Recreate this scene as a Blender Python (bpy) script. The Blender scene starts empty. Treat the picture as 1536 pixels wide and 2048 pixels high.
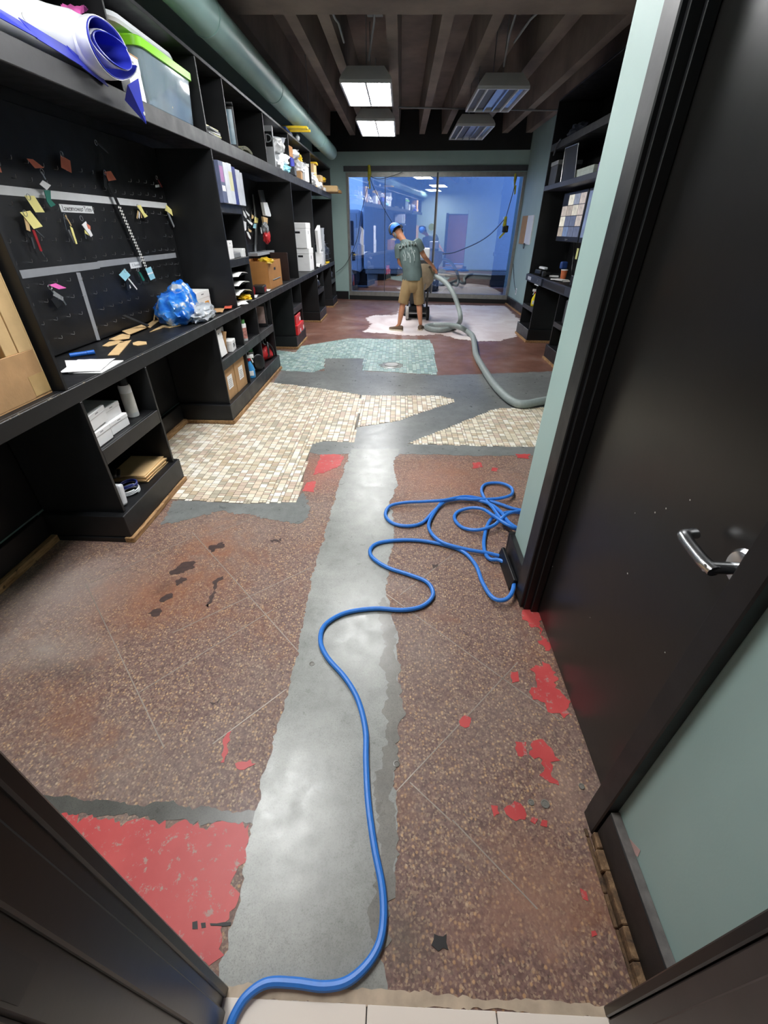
import bpy, bmesh, math, random
from mathutils import Vector, Matrix, noise as mnoise
R = random.Random(7)
sc = bpy.context.scene
COL = sc.collection
V = Vector
PI = math.pi

# ------------------------------------------------------------------ camera
FPX, PITCH, YAW, ROLL, EYE = 844.87, 0.59133, -0.02741, 0.01075, 1.6
_f = V((math.sin(YAW)*math.cos(PITCH), math.cos(YAW)*math.cos(PITCH), -math.sin(PITCH)))
_r0 = V((math.cos(YAW), -math.sin(YAW), 0)); _u0 = _r0.cross(_f)
_r = _r0*math.cos(ROLL)+_u0*math.sin(ROLL); _u = -_r0*math.sin(ROLL)+_u0*math.cos(ROLL)
cam_d = bpy.data.cameras.new('camera'); cam = bpy.data.objects.new('camera', cam_d); COL.objects.link(cam)
cam_d.sensor_fit = 'HORIZONTAL'; cam_d.sensor_width = 36; cam_d.lens = 36*FPX/1536; cam_d.clip_start = 0.01
cam.matrix_world = Matrix(((_r.x, _u.x, -_f.x, 0), (_r.y, _u.y, -_f.y, 0), (_r.z, _u.z, -_f.z, EYE), (0, 0, 0, 1)))
sc.camera = cam
# ------------------------------------------------------------------ world (blue dusk outside the window)
w = bpy.data.worlds.new('dusk'); sc.world = w; w.use_nodes = True
bg = w.node_tree.nodes['Background']; bg.inputs[0].default_value = (0.16, 0.34, 0.85, 1); bg.inputs[1].default_value = 1.9
sc.view_settings.view_transform = 'Standard'; sc.view_settings.look = 'None'
sc.view_settings.exposure = 0.5; sc.view_settings.gamma = 1.0
sc.view_settings.use_curve_mapping = False
LAMP = 27.0      # strength of a lit ceiling fixture's lens

# ------------------------------------------------------------------ point helpers: a line of sight met with a real plane of the room
def _ray(x, y): return _f + _r*((x-768)/FPX) - _u*((y-1024)/FPX)
def FL(x, y, z=0.0):
    d = _ray(x, y); t = (z-EYE)/d.z; return V((d.x*t, d.y*t, z))
def OX(x, y, X):
    d = _ray(x, y); t = X/d.x; return V((X, d.y*t, EYE+d.z*t))
def OY(x, y, Y):
    d = _ray(x, y); t = Y/d.y; return V((d.x*t, Y, EYE+d.z*t))

# ------------------------------------------------------------------ materials
def lin(c):
    return tuple(((v/255)/12.92 if v/255 <= 0.04045 else ((v/255+0.055)/1.055)**2.4) for v in c)
MATS = {}
def M(name, rgb, rough=0.5, metal=0.0, var=0.12, scale=12.0, bump=0.0, bscale=60.0, emit=None, trans=0.0, alpha=1.0, spec=0.5, coat=0.0):
    if name in MATS: return MATS[name]
    m = bpy.data.materials.new(name); m.use_nodes = True; nt = m.node_tree; b = nt.nodes['Principled BSDF']
    c = lin(rgb); b.inputs['Roughness'].default_value = rough; b.inputs['Metallic'].default_value = metal
    b.inputs['Specular IOR Level'].default_value = spec
    b.inputs['Coat Weight'].default_value = coat
    tc = nt.nodes.new('ShaderNodeTexCoord')
    n = nt.nodes.new('ShaderNodeTexNoise'); n.inputs['Scale'].default_value = scale; n.inputs['Detail'].default_value = 4
    nt.links.new(tc.outputs['Object'], n.inputs['Vector'])
    r = nt.nodes.new('ShaderNodeValToRGB')
    r.color_ramp.elements[0].position = 0.3; r.color_ramp.elements[1].position = 0.7
    r.color_ramp.elements[0].color = tuple(v*(1-var) for v in c)+(1,); r.color_ramp.elements[1].color = tuple(min(1, v*(1+var)) for v in c)+(1,)
    nt.links.new(n.outputs['Fac'], r.inputs['Fac']); nt.links.new(r.outputs['Color'], b.inputs['Base Color'])
    if bump:
        n2 = nt.nodes.new('ShaderNodeTexNoise'); n2.inputs['Scale'].default_value = bscale; n2.inputs['Detail'].default_value = 3
        nt.links.new(tc.outputs['Object'], n2.inputs['Vector'])
        bp = nt.nodes.new('ShaderNodeBump'); bp.inputs['Strength'].default_value = bump; bp.inputs['Distance'].default_value = 0.01
        nt.links.new(n2.outputs['Fac'], bp.inputs['Height']); nt.links.new(bp.outputs['Normal'], b.inputs['Normal'])
    if emit is not None:
        b.inputs['Emission Color'].default_value = c+(1,); b.inputs['Emission Strength'].default_value = emit
    if trans: b.inputs['Transmission Weight'].default_value = trans
    if alpha < 1: b.inputs['Alpha'].default_value = alpha
    m.diffuse_color = c+(1,)
    MATS[name] = m; return m

class N:      # tiny node-graph helper
    def __init__(s, name):
        s.m = bpy.data.materials.new(name); s.m.use_nodes = True; s.nt = s.m.node_tree; s.b = s.nt.nodes['Principled BSDF']; MATS[name] = s.m
        s.pos = s.nt.nodes.new('ShaderNodeNewGeometry').outputs['Position']
    def node(s, t, **k):
        n = s.nt.nodes.new(t)
        for a, v in k.items(): setattr(n, a, v)
        return n
    def link(s, a, b): s.nt.links.new(a, b)
    def noise(s, scale, detail=4, rough=0.55, vec=None, dist=0.0):
        n = s.node('ShaderNodeTexNoise'); n.inputs['Scale'].default_value = scale; n.inputs['Detail'].default_value = detail
        n.inputs['Roughness'].default_value = rough; n.inputs['Distortion'].default_value = dist
        s.link(vec or s.pos, n.inputs['Vector']); return n.outputs['Fac']
    def ramp(s, fac, stops):
        r = s.node('ShaderNodeValToRGB'); e = r.color_ramp.elements
        while len(e) < len(stops): e.new(0.5)
        for i, (p, c) in enumerate(stops):
            e[i].position = p; e[i].color = (c if isinstance(c, tuple) else (c, c, c))+(1,)
        s.link(fac, r.inputs['Fac']); return r.outputs['Color']
    def mix(s, f, a, b, mode='MIX'):
        n = s.node('ShaderNodeMix', data_type='RGBA', blend_type=mode)
        for i, v in ((0, f), (6, a), (7, b)):
            if hasattr(v, 'node'): s.link(v, n.inputs[i])
            elif isinstance(v, (int, float)): n.inputs[i].default_value = v if i == 0 else (v, v, v, 1)
            else: n.inputs[i].default_value = tuple(v)+(1,)
        return n.outputs[2]
    def bump(s, h, strength, dist=0.005):
        bp = s.node('ShaderNodeBump'); bp.inputs['Strength'].default_value = strength; bp.inputs['Distance'].default_value = dist
        s.link(h, bp.inputs['Height']); s.link(bp.outputs['Normal'], s.b.inputs['Normal'])
    def base(s, c): s.link(c, s.b.inputs['Base Color'])
    def rough(s, v):
        if hasattr(v, 'node'): s.link(v, s.b.inputs['Roughness'])
        else: s.b.inputs['Roughness'].default_value = v

def terrazzo():
    g = N('terrazzo'); L = lin
    v = g.node('ShaderNodeTexVoronoi'); v.inputs['Scale'].default_value = 88; g.link(g.pos, v.inputs['Vector'])
    sep = g.node('ShaderNodeSeparateColor'); g.link(v.outputs['Color'], sep.inputs[0])
    chipcol = g.ramp(sep.outputs[0], [(0.0, L((88, 68, 62))), (0.34, L((108, 84, 76))), (0.54, L((158, 124, 92))), (0.74, L((208, 164, 114))), (0.90, L((190, 164, 138))), (1.0, L((66, 52, 52)))])
    edge = g.ramp(v.outputs['Distance'], [(0.26, 0.0), (0.50, 1.0)])
    matrix = g.ramp(g.noise(40, 5), [(0.3, L((92, 66, 60))), (0.7, L((140, 110, 100)))])
    c = g.mix(edge, chipcol, matrix)
    v2 = g.node('ShaderNodeTexVoronoi'); v2.inputs['Scale'].default_value = 170; g.link(g.pos, v2.inputs['Vector'])
    sep2 = g.node('ShaderNodeSeparateColor'); g.link(v2.outputs['Color'], sep2.inputs[0])
    fine = g.ramp(sep2.outputs[1], [(0.0, L((62, 44, 46))), (0.55, L((114, 92, 86))), (0.82, L((150, 128, 112))), (1.0, L((206, 184, 150)))])
    c = g.mix(0.36, c, fine)
    def spot(px, rx, ry, col, amt, wob=0.5):      # a worn or stained area of irregular outline at its place on the floor
        p = FL(*px); mp = g.node('ShaderNodeMapping'); rx *= 1.8; ry *= 1.8; mp.inputs['Location'].default_value = (-p.x/rx, -p.y/ry, 0); mp.inputs['Scale'].default_value = (1/rx, 1/ry, 1)
        g.link(g.pos, mp.inputs['Vector']); ln = g.node('ShaderNodeVectorMath', operation='LENGTH'); g.link(mp.outputs[0], ln.inputs[0])
        ad = g.node('ShaderNodeMath', operation='MULTIPLY_ADD'); g.link(g.noise(6, 8, 0.8), ad.inputs[0]); ad.inputs[1].default_value = wob*3; g.link(ln.outputs['Value'], ad.inputs[2])
        return g.ramp(ad.outputs[0], [(wob*0.9, amt), (min(1.0, wob*1.5+0.45), 0.0)]), L(col)
    dust = g.ramp(g.noise(1.15, 5, 0.6), [(0.46, 0.0), (0.70, 0.42)])
    c = g.mix(dust, c, L((150, 138, 130)))
    rust = g.ramp(g.noise(1.9, 6, 0.7, dist=0.4), [(0.52, 0.0), (0.64, 0.4)])
    c = g.mix(rust, c, L((132, 84, 56)))
    for a in (((170, 1170), 0.55, 0.45, (150, 138, 132), 0.75, 0.35), ((90, 1300), 0.5, 0.22, (152, 140, 132), 0.7, 0.35), ((330, 1190), 0.62, 0.5, (140, 86, 52), 0.62, 0.4), ((420, 1090), 0.3, 0.34, (146, 88, 50), 0.55, 0.4), ((120, 1345), 0.36, 0.16, (58, 46, 44), 0.6, 0.45), ((330, 1170), 0.12, 0.22, (50, 40, 40), 0.7, 0.5), ((870, 960), 0.9, 0.6, (176, 118, 92), 0.35, 0.3), ((1090, 1780), 0.32, 0.24, (150, 112, 92), 0.7, 0.4), ((1000, 1850), 0.3, 0.13, (140, 104, 88), 0.6, 0.4), ((800, 1880), 0.16, 0.16, (86, 78, 70), 0.75, 0.4), ((1120, 1580), 0.14, 0.2, (166, 138, 122), 0.6, 0.4), ((650, 940), 0.3, 0.5, (176, 104, 88), 0.5, 0.3)):
        f, col = spot(a[0], a[1], a[2], a[3], min(0.92, a[4]*1.45), a[5]); c = g.mix(f, c, col)
    dark = g.ramp(g.noise(5.5, 6, 0.7), [(0.62, 0.0), (0.74, 0.5)])
    c = g.mix(dark, c, L((58, 46, 44)))
    g.base(c); g.rough(g.ramp(g.noise(2.5, 4), [(0.3, 0.40), (0.7, 0.66)])); g.bump(g.noise(160, 2), 0.25, 0.002); g.b.inputs['Specular IOR Level'].default_value = 0.4
    return g.m
def concrete(name='concrete', lo=(122, 124, 120), hi=(168, 170, 165)):
    g = N(name); L = lin
    c = g.ramp(g.noise(1.6, 6, 0.55), [(0.25, L(lo)), (0.75, L(hi))])
    c = g.mix(g.ramp(g.noise(9, 8, 0.75), [(0.42, 0.0), (0.80, 0.55)]), c, L(tuple(v*0.62 for v in lo)))
    c = g.mix(g.ramp(g.noise(260, 3, 0.7), [(0.30, 0.45), (0.50, 0.0)]), c, L(tuple(v*0.55 for v in lo)))
    c = g.mix(g.ramp(g.noise(85, 4, 0.75), [(0.66, 0.0), (0.80, 0.45)]), c, L((74, 72, 68)))
    g.base(c); g.rough(g.ramp(g.noise(14, 6, 0.7), [(0.3, 0.25), (0.7, 0.38)])); g.bump(g.noise(110, 4, 0.6), 0.10, 0.002); return g.m
def blackpaint():
    g = N('black_paint'); L = lin
    c = g.ramp(g.noise(3, 4), [(0.3, L((12, 13, 15))), (0.7, L((20, 21, 24)))])
    ch = g.ramp(g.noise(70, 4, 0.7), [(0.755, 0.0), (0.775, 0.6)])
    c = g.mix(ch, c, L((120, 118, 112)))
    g.base(c); g.rough(g.ramp(g.noise(9, 5), [(0.3, 0.38), (0.7, 0.52)])); g.bump(g.noise(140, 3), 0.06, 0.003); return g.m
def wallpaint(name, a, b):
    g = N(name); L = lin
    c = g.ramp(g.noise(1.3, 4), [(0.3, L(a)), (0.7, L(b))])
    sc_ = g.ramp(g.noise(38, 4, 0.7), [(0.74, 0.0), (0.79, 0.35)])
    c = g.mix(sc_, c, L((92, 104, 98)))
    g.base(c); g.rough(0.48); g.bump(g.noise(120, 3), 0.08, 0.003); return g.m
def rawwood():
    g = N('raw_wood'); L = lin
    mp = g.node('ShaderNodeMapping'); mp.inputs['Scale'].default_value = (8, 1.2, 8); g.link(g.pos, mp.inputs['Vector'])
    c = g.ramp(g.noise(9, 5, 0.6, vec=mp.outputs[0]), [(0.3, L((112, 78, 46))), (0.7, L((190, 150, 104)))])
    g.base(g.mix(g.ramp(g.noise(30, 4), [(0.62, 0.0), (0.7, 0.7)]), c, L((40, 32, 26)))); g.rough(0.75); g.bump(g.noise(90, 3), 0.3); return g.m
def rotten():
    g = N('rotten_wood'); L = lin
    c = g.ramp(g.noise(26, 7, 0.75, dist=0.5), [(0.30, L((40, 32, 26))), (0.52, L((104, 80, 56))), (0.75, L((172, 140, 104)))])
    g.base(c); g.rough(0.85); g.bump(g.noise(70, 5), 0.6); return g.m
def ceilmat():
    g = N('ceiling_concrete'); L = lin
    c = g.ramp(g.noise(1.6, 5, 0.6), [(0.3, L((104, 92, 86))), (0.7, L((140, 126, 116)))])
    g.base(c); g.rough(0.85); g.bump(g.noise(40, 4), 0.2); return g.m
def redpaint():
    g = N('red_floor_paint'); L = lin
    c = g.ramp(g.noise(5, 4), [(0.3, L((176, 58, 60))), (0.7, L((196, 78, 76)))])
    ch = g.ramp(g.noise(30, 6, 0.75), [(0.57, 0.0), (0.63, 0.85)])
    c = g.mix(ch, c, L((158, 136, 128)))
    g.base(c); g.rough(0.45); return g.m
def brownfloor():
    g = N('brown_floor_finish'); L = lin
    c = g.ramp(g.noise(1.4, 6, 0.62, dist=0.3), [(0.3, L((98, 66, 56))), (0.55, L((126, 88, 74))), (0.75, L((150, 126, 118)))])
    g.base(g.mix(g.ramp(g.noise(60, 3), [(0.66, 0.0), (0.72, 0.4)]), c, L((196, 180, 170)))); g.rough(g.ramp(g.noise(4, 4), [(0.3, 0.28), (0.7, 0.5)])); return g.m
def slurry():
    g = N('wet_grinding_slurry'); L = lin
    c = g.ramp(g.noise(1.8, 5, 0.6, dist=0.6), [(0.25, L((206, 186, 182))), (0.6, L((236, 226, 224)))])
    g.base(c); g.rough(0.4); return g.m
def vcol(name, rough):
    g = N(name); a = g.node('ShaderNodeVertexColor', layer_name='tint'); g.base(a.outputs['Color']); g.rough(rough); return g.m
terrazzo(); concrete(); concrete('concrete_grey', (104, 107, 106), (140, 143, 141)); concrete('concrete_rim', (100, 98, 92), (142, 139, 132)); concrete('dark_mastic', (58, 58, 56), (110, 108, 102)); blackpaint(); rawwood(); rotten(); ceilmat(); redpaint(); brownfloor(); slurry(); vcol('mosaic_glaze', 0.38)
wallpaint('teal_wall', (150, 176, 172), (162, 187, 182)); wallpaint('hall_wall', (206, 150, 128), (216, 162, 138))
BLACK = MATS['black_paint']; WOOD = MATS['raw_wood']; TEAL = MATS['teal_wall']
M('white_paper', (236, 236, 236), 0.6, var=0.03); M('white_plastic', (225, 228, 232), 0.35, var=0.03)
M('cardboard', (176, 138, 96), 0.75, var=0.1, bump=0.15); M('cardboard_light', (204, 172, 124), 0.75, var=0.08, bump=0.1)
M('black_plastic', (20, 21, 23), 0.4, var=0.2); M('dark_grey', (58, 61, 66), 0.5, var=0.15); M('mid_grey', (128, 131, 134), 0.5, var=0.1)
M('steel', (186, 188, 190), 0.3, 1.0, var=0.05); M('aluminium', (150, 150, 146), 0.45, 0.8, var=0.12); M('chrome', (200, 202, 204), 0.22, 1.0, var=0.03)
M('navy_trim', (44, 50, 64), 0.45, var=0.15)

# ------------------------------------------------------------------ mesh and object helpers
WL = {}          # world location of every object made (translation only)
def mesh_from(bm, name):
    me = bpy.data.meshes.new(name); bm.to_mesh(me); bm.free(); return me
def tag(o, label=None, cat=None, group=None, kind=None):
    if label: o['label'] = label
    if cat: o['category'] = cat
    if group: o['group'] = group
    if kind: o['kind'] = kind
    return o
def thing(name, label, cat, loc=(0, 0, 0), group=None):
    o = bpy.data.objects.new(name, None); COL.objects.link(o); o.location = loc; WL[o] = V(loc); o.empty_display_size = 0.05
    return tag(o, label, cat, group)
def obj(name, bm, mat, parent=None, smooth=False, label=None, cat=None, group=None, kind=None, origin=None):
    bm.verts.ensure_lookup_table()
    xs = [v.co for v in bm.verts]
    c = V(origin) if origin is not None else V(((min(p.x for p in xs)+max(p.x for p in xs))/2, (min(p.y for p in xs)+max(p.y for p in xs))/2, min(p.z for p in xs)))
    for v in bm.verts: v.co -= c
    if smooth:
        for f in bm.faces: f.smooth = True
    me = mesh_from(bm, name)
    o = bpy.data.objects.new(name, me); COL.objects.link(o); WL[o] = c
    ms = mat if isinstance(mat, (list, tuple)) else [mat]
    for m in ms: me.materials.append(MATS[m] if isinstance(m, str) else m)
    if parent is not None: o.parent = parent; o.location = c-WL[parent]
    else: o.location = c
    if smooth:
        try: me.set_sharp_from_angle(angle=math.radians(38))
        except Exception: pass
    return tag(o, label, cat, group, kind)
def inst(name, me, loc, parent=None, rot=None):
    o = bpy.data.objects.new(name, me); COL.objects.link(o); WL[o] = V(loc)
    if parent is not None: o.parent = parent; o.location = V(loc)-WL[parent]
    else: o.location = loc
    if rot: o.rotation_euler = rot
    return o
def bx(bm, lo, hi, bev=0.0, mtx=None, mi=0):
    lo = V(lo); hi = V(hi)
    vs = [bm.verts.new((x, y, z)) for x in (lo.x, hi.x) for y in (lo.y, hi.y) for z in (lo.z, hi.z)]
    fs = [bm.faces.new([vs[i] for i in f]) for f in ((0, 1, 3, 2), (4, 6, 7, 5), (0, 4, 5, 1), (2, 3, 7, 6), (0, 2, 6, 4), (1, 5, 7, 3))]
    geo = list(vs)
    if bev > 0:
        es = list({e for f in fs for e in f.edges})
        r = bmesh.ops.bevel(bm, geom=es, offset=bev, segments=1 if bev < 0.006 else 2, affect='EDGES', profile=0.5)
        geo = list({v for f in r['faces'] for v in f.verts} | {v for v in vs if v.is_valid})
        fs = list({f for v in geo for f in v.link_faces})
    for f in fs: f.material_index = mi
    if mtx is not None: bmesh.ops.transform(bm, matrix=mtx, verts=geo)
    return geo
def box(name, lo, hi, mat, parent=None, bev=0.003, **k):
    bm = bmesh.new(); a = [min(lo[i], hi[i]) for i in range(3)]; b = [max(lo[i], hi[i]) for i in range(3)]
    bx(bm, a, b, bev); return obj(name, bm, mat, parent, **k)
def T(loc, rz=0.0, rx=0.0, ry=0.0):
    return Matrix.Translation(V(loc)) @ Matrix.Rotation(rz, 4, 'Z') @ Matrix.Rotation(ry, 4, 'Y') @ Matrix.Rotation(rx, 4, 'X')
def rest_on(bm, z):
    if z is not None:
        d = z-min(v.co.z for v in bm.verts)
        for v in bm.verts: v.co.z += d
def rbox(name, size, mtx, mat, parent=None, bev=0.003, rest=None, **k):   # box centred in x,y, standing on local z=0
    bm = bmesh.new(); s = size; bx(bm, (-s[0]/2, -s[1]/2, 0), (s[0]/2, s[1]/2, s[2]), bev, mtx); rest_on(bm, rest); return obj(name, bm, mat, parent, **k)
def catmull(pts, n=6, closed=False):
    P = [V(p) for p in pts]; out = []
    m = len(P); rng = range(m if closed else m-1)
    for i in rng:
        p0 = P[(i-1) % m] if closed or i > 0 else P[0]*2-P[1]
        p1 = P[i]; p2 = P[(i+1) % m]; p3 = P[(i+2) % m] if closed or i+2 < m else P[-1]*2-P[-2]
        for k in range(n):
            t = k/n; t2 = t*t; t3 = t2*t
            out.append(0.5*((2*p1)+(-p0+p2)*t+(2*p0-5*p1+4*p2-p3)*t2+(-p0+3*p1-3*p2+p3)*t3))
    if not closed: out.append(P[-1])
    return out
def sweep(bm, pts, rad, seg=8, closed=False, caps=True, flat=1.0):
    n = len(pts); rings = []; up = V((0, 0, 1)); prev = None
    for i, p in enumerate(pts):
        a = pts[(i-1) % n] if closed or i > 0 else p; b = pts[(i+1) % n] if closed or i < n-1 else p
        t = (b-a); t = t.normalized() if t.length > 1e-9 else V((0, 1, 0))
        if prev is None:
            x = t.cross(up)
            if x.length < 1e-3: x = t.cross(V((1, 0, 0)))
            x.normalize()
        else:
            x = prev - t*prev.dot(t); x.normalize()
        prev = x; y = x.cross(t)
        r = rad[i] if isinstance(rad, (list, tuple)) else rad
        rings.append([bm.verts.new(p+x*(math.cos(2*PI*k/seg)*r)+y*(math.sin(2*PI*k/seg)*r*flat)) for k in range(seg)])
    m = n if closed else n-1
    for i in range(m):
        A = rings[i]; B = rings[(i+1) % n]
        for k in range(seg):
            bm.faces.new((A[k], A[(k+1) % seg], B[(k+1) % seg], B[k]))
    if caps and not closed:
        bm.faces.new(rings[0][::-1]); bm.faces.new(rings[-1])
    return [v for r in rings for v in r]
def tube(name, pts, rad, mat, parent=None, seg=8, closed=False, smoothpath=0, **k):
    bm = bmesh.new(); P = [V(p) for p in pts]
    if smoothpath: P = catmull(P, smoothpath, closed)
    sweep(bm, P, rad, seg, closed); bmesh.ops.recalc_face_normals(bm, faces=bm.faces)
    return obj(name, bm, mat, parent, smooth=True, **k)
def lathe(bm, prof, seg=16, mtx=None, mi=0):
    rings = []
    for r, z in prof:
        rings.append([bm.verts.new((r*math.cos(2*PI*k/seg), r*math.sin(2*PI*k/seg), z)) for k in range(seg)])
    fs = []
    for A, B in zip(rings, rings[1:]):
        for k in range(seg): fs.append(bm.faces.new((A[k], A[(k+1) % seg], B[(k+1) % seg], B[k])))
    fs.append(bm.faces.new(rings[0][::-1])); fs.append(bm.faces.new(rings[-1]))
    for f in fs: f.material_index = mi
    vs = [v for r in rings for v in r]
    if mtx is not None: bmesh.ops.transform(bm, matrix=mtx, verts=vs)
    return vs
def turned(name, prof, mat, parent=None, mtx=None, seg=16, **k):
    bm = bmesh.new(); lathe(bm, prof, seg, mtx); return obj(name, bm, mat, parent, smooth=True, **k)
def prism(bm, poly, n, thick, mi=0):    # polygon of 3D points extruded by thick along n
    n = V(n).normalized()*thick; P = [V(p) for p in poly]
    A = [bm.verts.new(p) for p in P]; B = [bm.verts.new(p+n) for p in P]; m = len(P)
    fs = [bm.faces.new(A[::-1]), bm.faces.new(B)]+[bm.faces.new((A[i], A[(i+1) % m], B[(i+1) % m], B[i])) for i in range(m)]
    for f in fs: f.material_index = mi
    return A+B
def slab(name, poly, n, thick, mat, parent=None, **k):
    bm = bmesh.new(); prism(bm, poly, n, thick); bmesh.ops.recalc_face_normals(bm, faces=bm.faces); return obj(name, bm, mat, parent, **k)
def loft(name, rings, mat, parent=None, caps=True, **k):
    bm = bmesh.new(); RR = [[bm.verts.new(p) for p in r] for r in rings]; m = len(RR[0])
    for A, B in zip(RR, RR[1:]):
        for i in range(m): bm.faces.new((A[i], A[(i+1) % m], B[(i+1) % m], B[i]))
    if caps: bm.faces.new(RR[0][::-1]); bm.faces.new(RR[-1])
    bmesh.ops.recalc_face_normals(bm, faces=bm.faces)
    return obj(name, bm, mat, parent, smooth=True, **k)
def text(name, body, mtx, size, mat, parent=None, ext=0.0008, **k):
    cu = bpy.data.curves.new(name, 'FONT'); cu.body = body; cu.size = size; cu.extrude = ext; cu.align_x = 'CENTER'; cu.align_y = 'CENTER'; cu.resolution_u = 2
    o = bpy.data.objects.new(name, cu); me = bpy.data.meshes.new_from_object(o); bpy.data.objects.remove(o); bpy.data.curves.remove(cu)
    bm = bmesh.new(); bm.from_mesh(me); bpy.data.meshes.remove(me); bmesh.ops.transform(bm, matrix=mtx, verts=bm.verts)
    return obj(name, bm, mat, parent, **k)
def frame3(o, x, y):      # matrix with local x, y along the given world directions
    x = V(x).normalized(); z = x.cross(V(y)).normalized(); y = z.cross(x)
    return Matrix(((x.x, y.x, z.x, o[0]), (x.y, y.y, z.y, o[1]), (x.z, y.z, z.z, o[2]), (0, 0, 0, 1)))
def merge(*bms): pass

# ================================================================== SETTING
S = dict(kind='structure')
# --- floor: worn terrazzo slab, everything else is laid into it
floor = box('floor', (-2.25, 0.185, -0.12), (2.95, 12.9, 0.0), 'terrazzo', bev=0, **S); tag(floor, 'worn brown terrazzo floor with concrete repairs', None)
def ragged(pts, step=0.05, amp=0.012, seed=0, amps=None):
    out = []; n = len(pts)
    for i in range(n):
        a = V(pts[i]); b = V(pts[(i+1) % n]); L = (b-a).length; k = max(1, int(L/step)); nr = V((-(b-a).y, (b-a).x, 0)).normalized() if L > 0 else V((0, 0, 0))
        am = amp if amps is None else amps[i]
        for j in range(k):
            p = a+(b-a)*(j/k); d = mnoise.noise(V((p.x*9+seed, p.y*9, seed)))*am*1.2+mnoise.noise(V((p.x*31, p.y*31+seed, seed)))*am*0.9+mnoise.noise(V((p.x*90, p.y*90+seed, seed)))*am*0.8
            out.append(p+nr*(d if j else d*0.5))
    return out
def patch(name, px, z, mat, amp=0.012, seed=0, step=0.02, world=False, z0=-0.004, amps=None, label=None):
    pts = [V((p[0], p[1], z)) if world else FL(p[0], p[1], 0)+V((0, 0, z)) for p in px]
    pts = ragged(pts, min(step, 0.012) if amp > 0.005 else step, amp, seed, amps)
    bm = bmesh.new()
    vs = [bm.verts.new(p) for p in pts]; f = bm.faces.new(vs); 
    if f.normal.z < 0: f.normal_flip()
    bm.normal_update()
    if f.normal.z < 0: f.normal_flip()
    r = bmesh.ops.extrude_face_region(bm, geom=[f]); 
    for v in [g for g in r['geom'] if isinstance(g, bmesh.types.BMVert)]: v.co.z = z
    for v in vs: v.co.z = z0
    bmesh.ops.triangulate(bm, faces=[q for q in bm.faces if len(q.verts) > 4])
    bmesh.ops.recalc_face_normals(bm, faces=bm.faces)
    return obj(name, bm, mat, floor, label=label)
# brown finish at the far end
patch('brown_floor_area', [(-2.2, 7.05), (0.46, 7.05), (0.50, 5.62), (2.9, 5.62), (2.9, 12.85), (-2.2, 12.85)], 0.0008, 'brown_floor_finish', 0.01, 3, world=True, label='smooth brown floor finish at the far end')
# concrete trench repair running up the room and its cross branches
patch('concrete_strip', [(430, 1978), (455, 1900), (480, 1790), (500, 1660), (522, 1560), (545, 1500), (575, 1385), (600, 1285), (612, 1210), (625, 1150), (655, 1050), (680, 960), (697, 915), (700, 898),
    (800, 898), (785, 930), (795, 965), (779, 1010), (791, 1060), (779, 1120), (769, 1180), (792, 1260), (796, 1350), (797, 1450), (786, 1560), (792, 1640), (786, 1750), (772, 1850), (775, 1985)], 0.0016, 'concrete', 0.012, 1, 0.03)
patch('concrete_cross_band', [(540, 775), (563, 742), (650, 742), (650, 717), (729, 717), (724, 742), (876, 751), (960, 748), (1180, 740), (1230, 905), (1065, 911), (960, 912), (800, 908), (788, 915), (700, 905), (699, 880), (640, 850)], 0.0012, 'concrete_grey', 0.012, 2, 0.04)
patch('concrete_edge_patch', [(322, 1050), (345, 1003), (590, 1000), (606, 985), (617, 1000), (614, 1030), (598, 1047), (560, 1043), (500, 1028), (440, 1023), (370, 1040)], 0.0012, 'concrete_grey', 0.02, 5, 0.03)
patch('concrete_corner_patch', [(618, 905), (622, 884), (640, 876), (703, 878), (703, 908), (640, 909)], 0.0017, 'concrete_grey', 0.008, 6, 0.03)
patch('dark_mastic_band', [(60, 1590), (250, 1602), (380, 1612), (512, 1622), (507, 1650), (330, 1640), (60, 1622)], 0.0012, 'dark_mastic', 0.012, 8, 0.02)
patch('concrete_dark_edge', [(770, 1195), (792, 1262), (796, 1350), (797, 1450), (786, 1560), (792, 1640), (786, 1750), (772, 1850), (764, 1900), (735, 1850), (745, 1750), (752, 1640), (756, 1560), (770, 1450), (768, 1350), (765, 1262), (760, 1200)], 0.0019, 'concrete_rim', 0.022, 31, 0.02)
# wet slurry left by the grinder
patch('wet_slurry_puddle', [(732, 636), (746, 631), (793, 630), (800, 612), (863, 610), (1009, 612), (1040, 640), (1033, 673), (998, 682), (959, 683), (915, 678), (880, 668), (820, 672), (770, 667), (728, 664), (742, 650)], 0.0022, 'wet_grinding_slurry', 0.05, 11, 0.08, label='pale wet grinding slurry around the machine')
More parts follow.
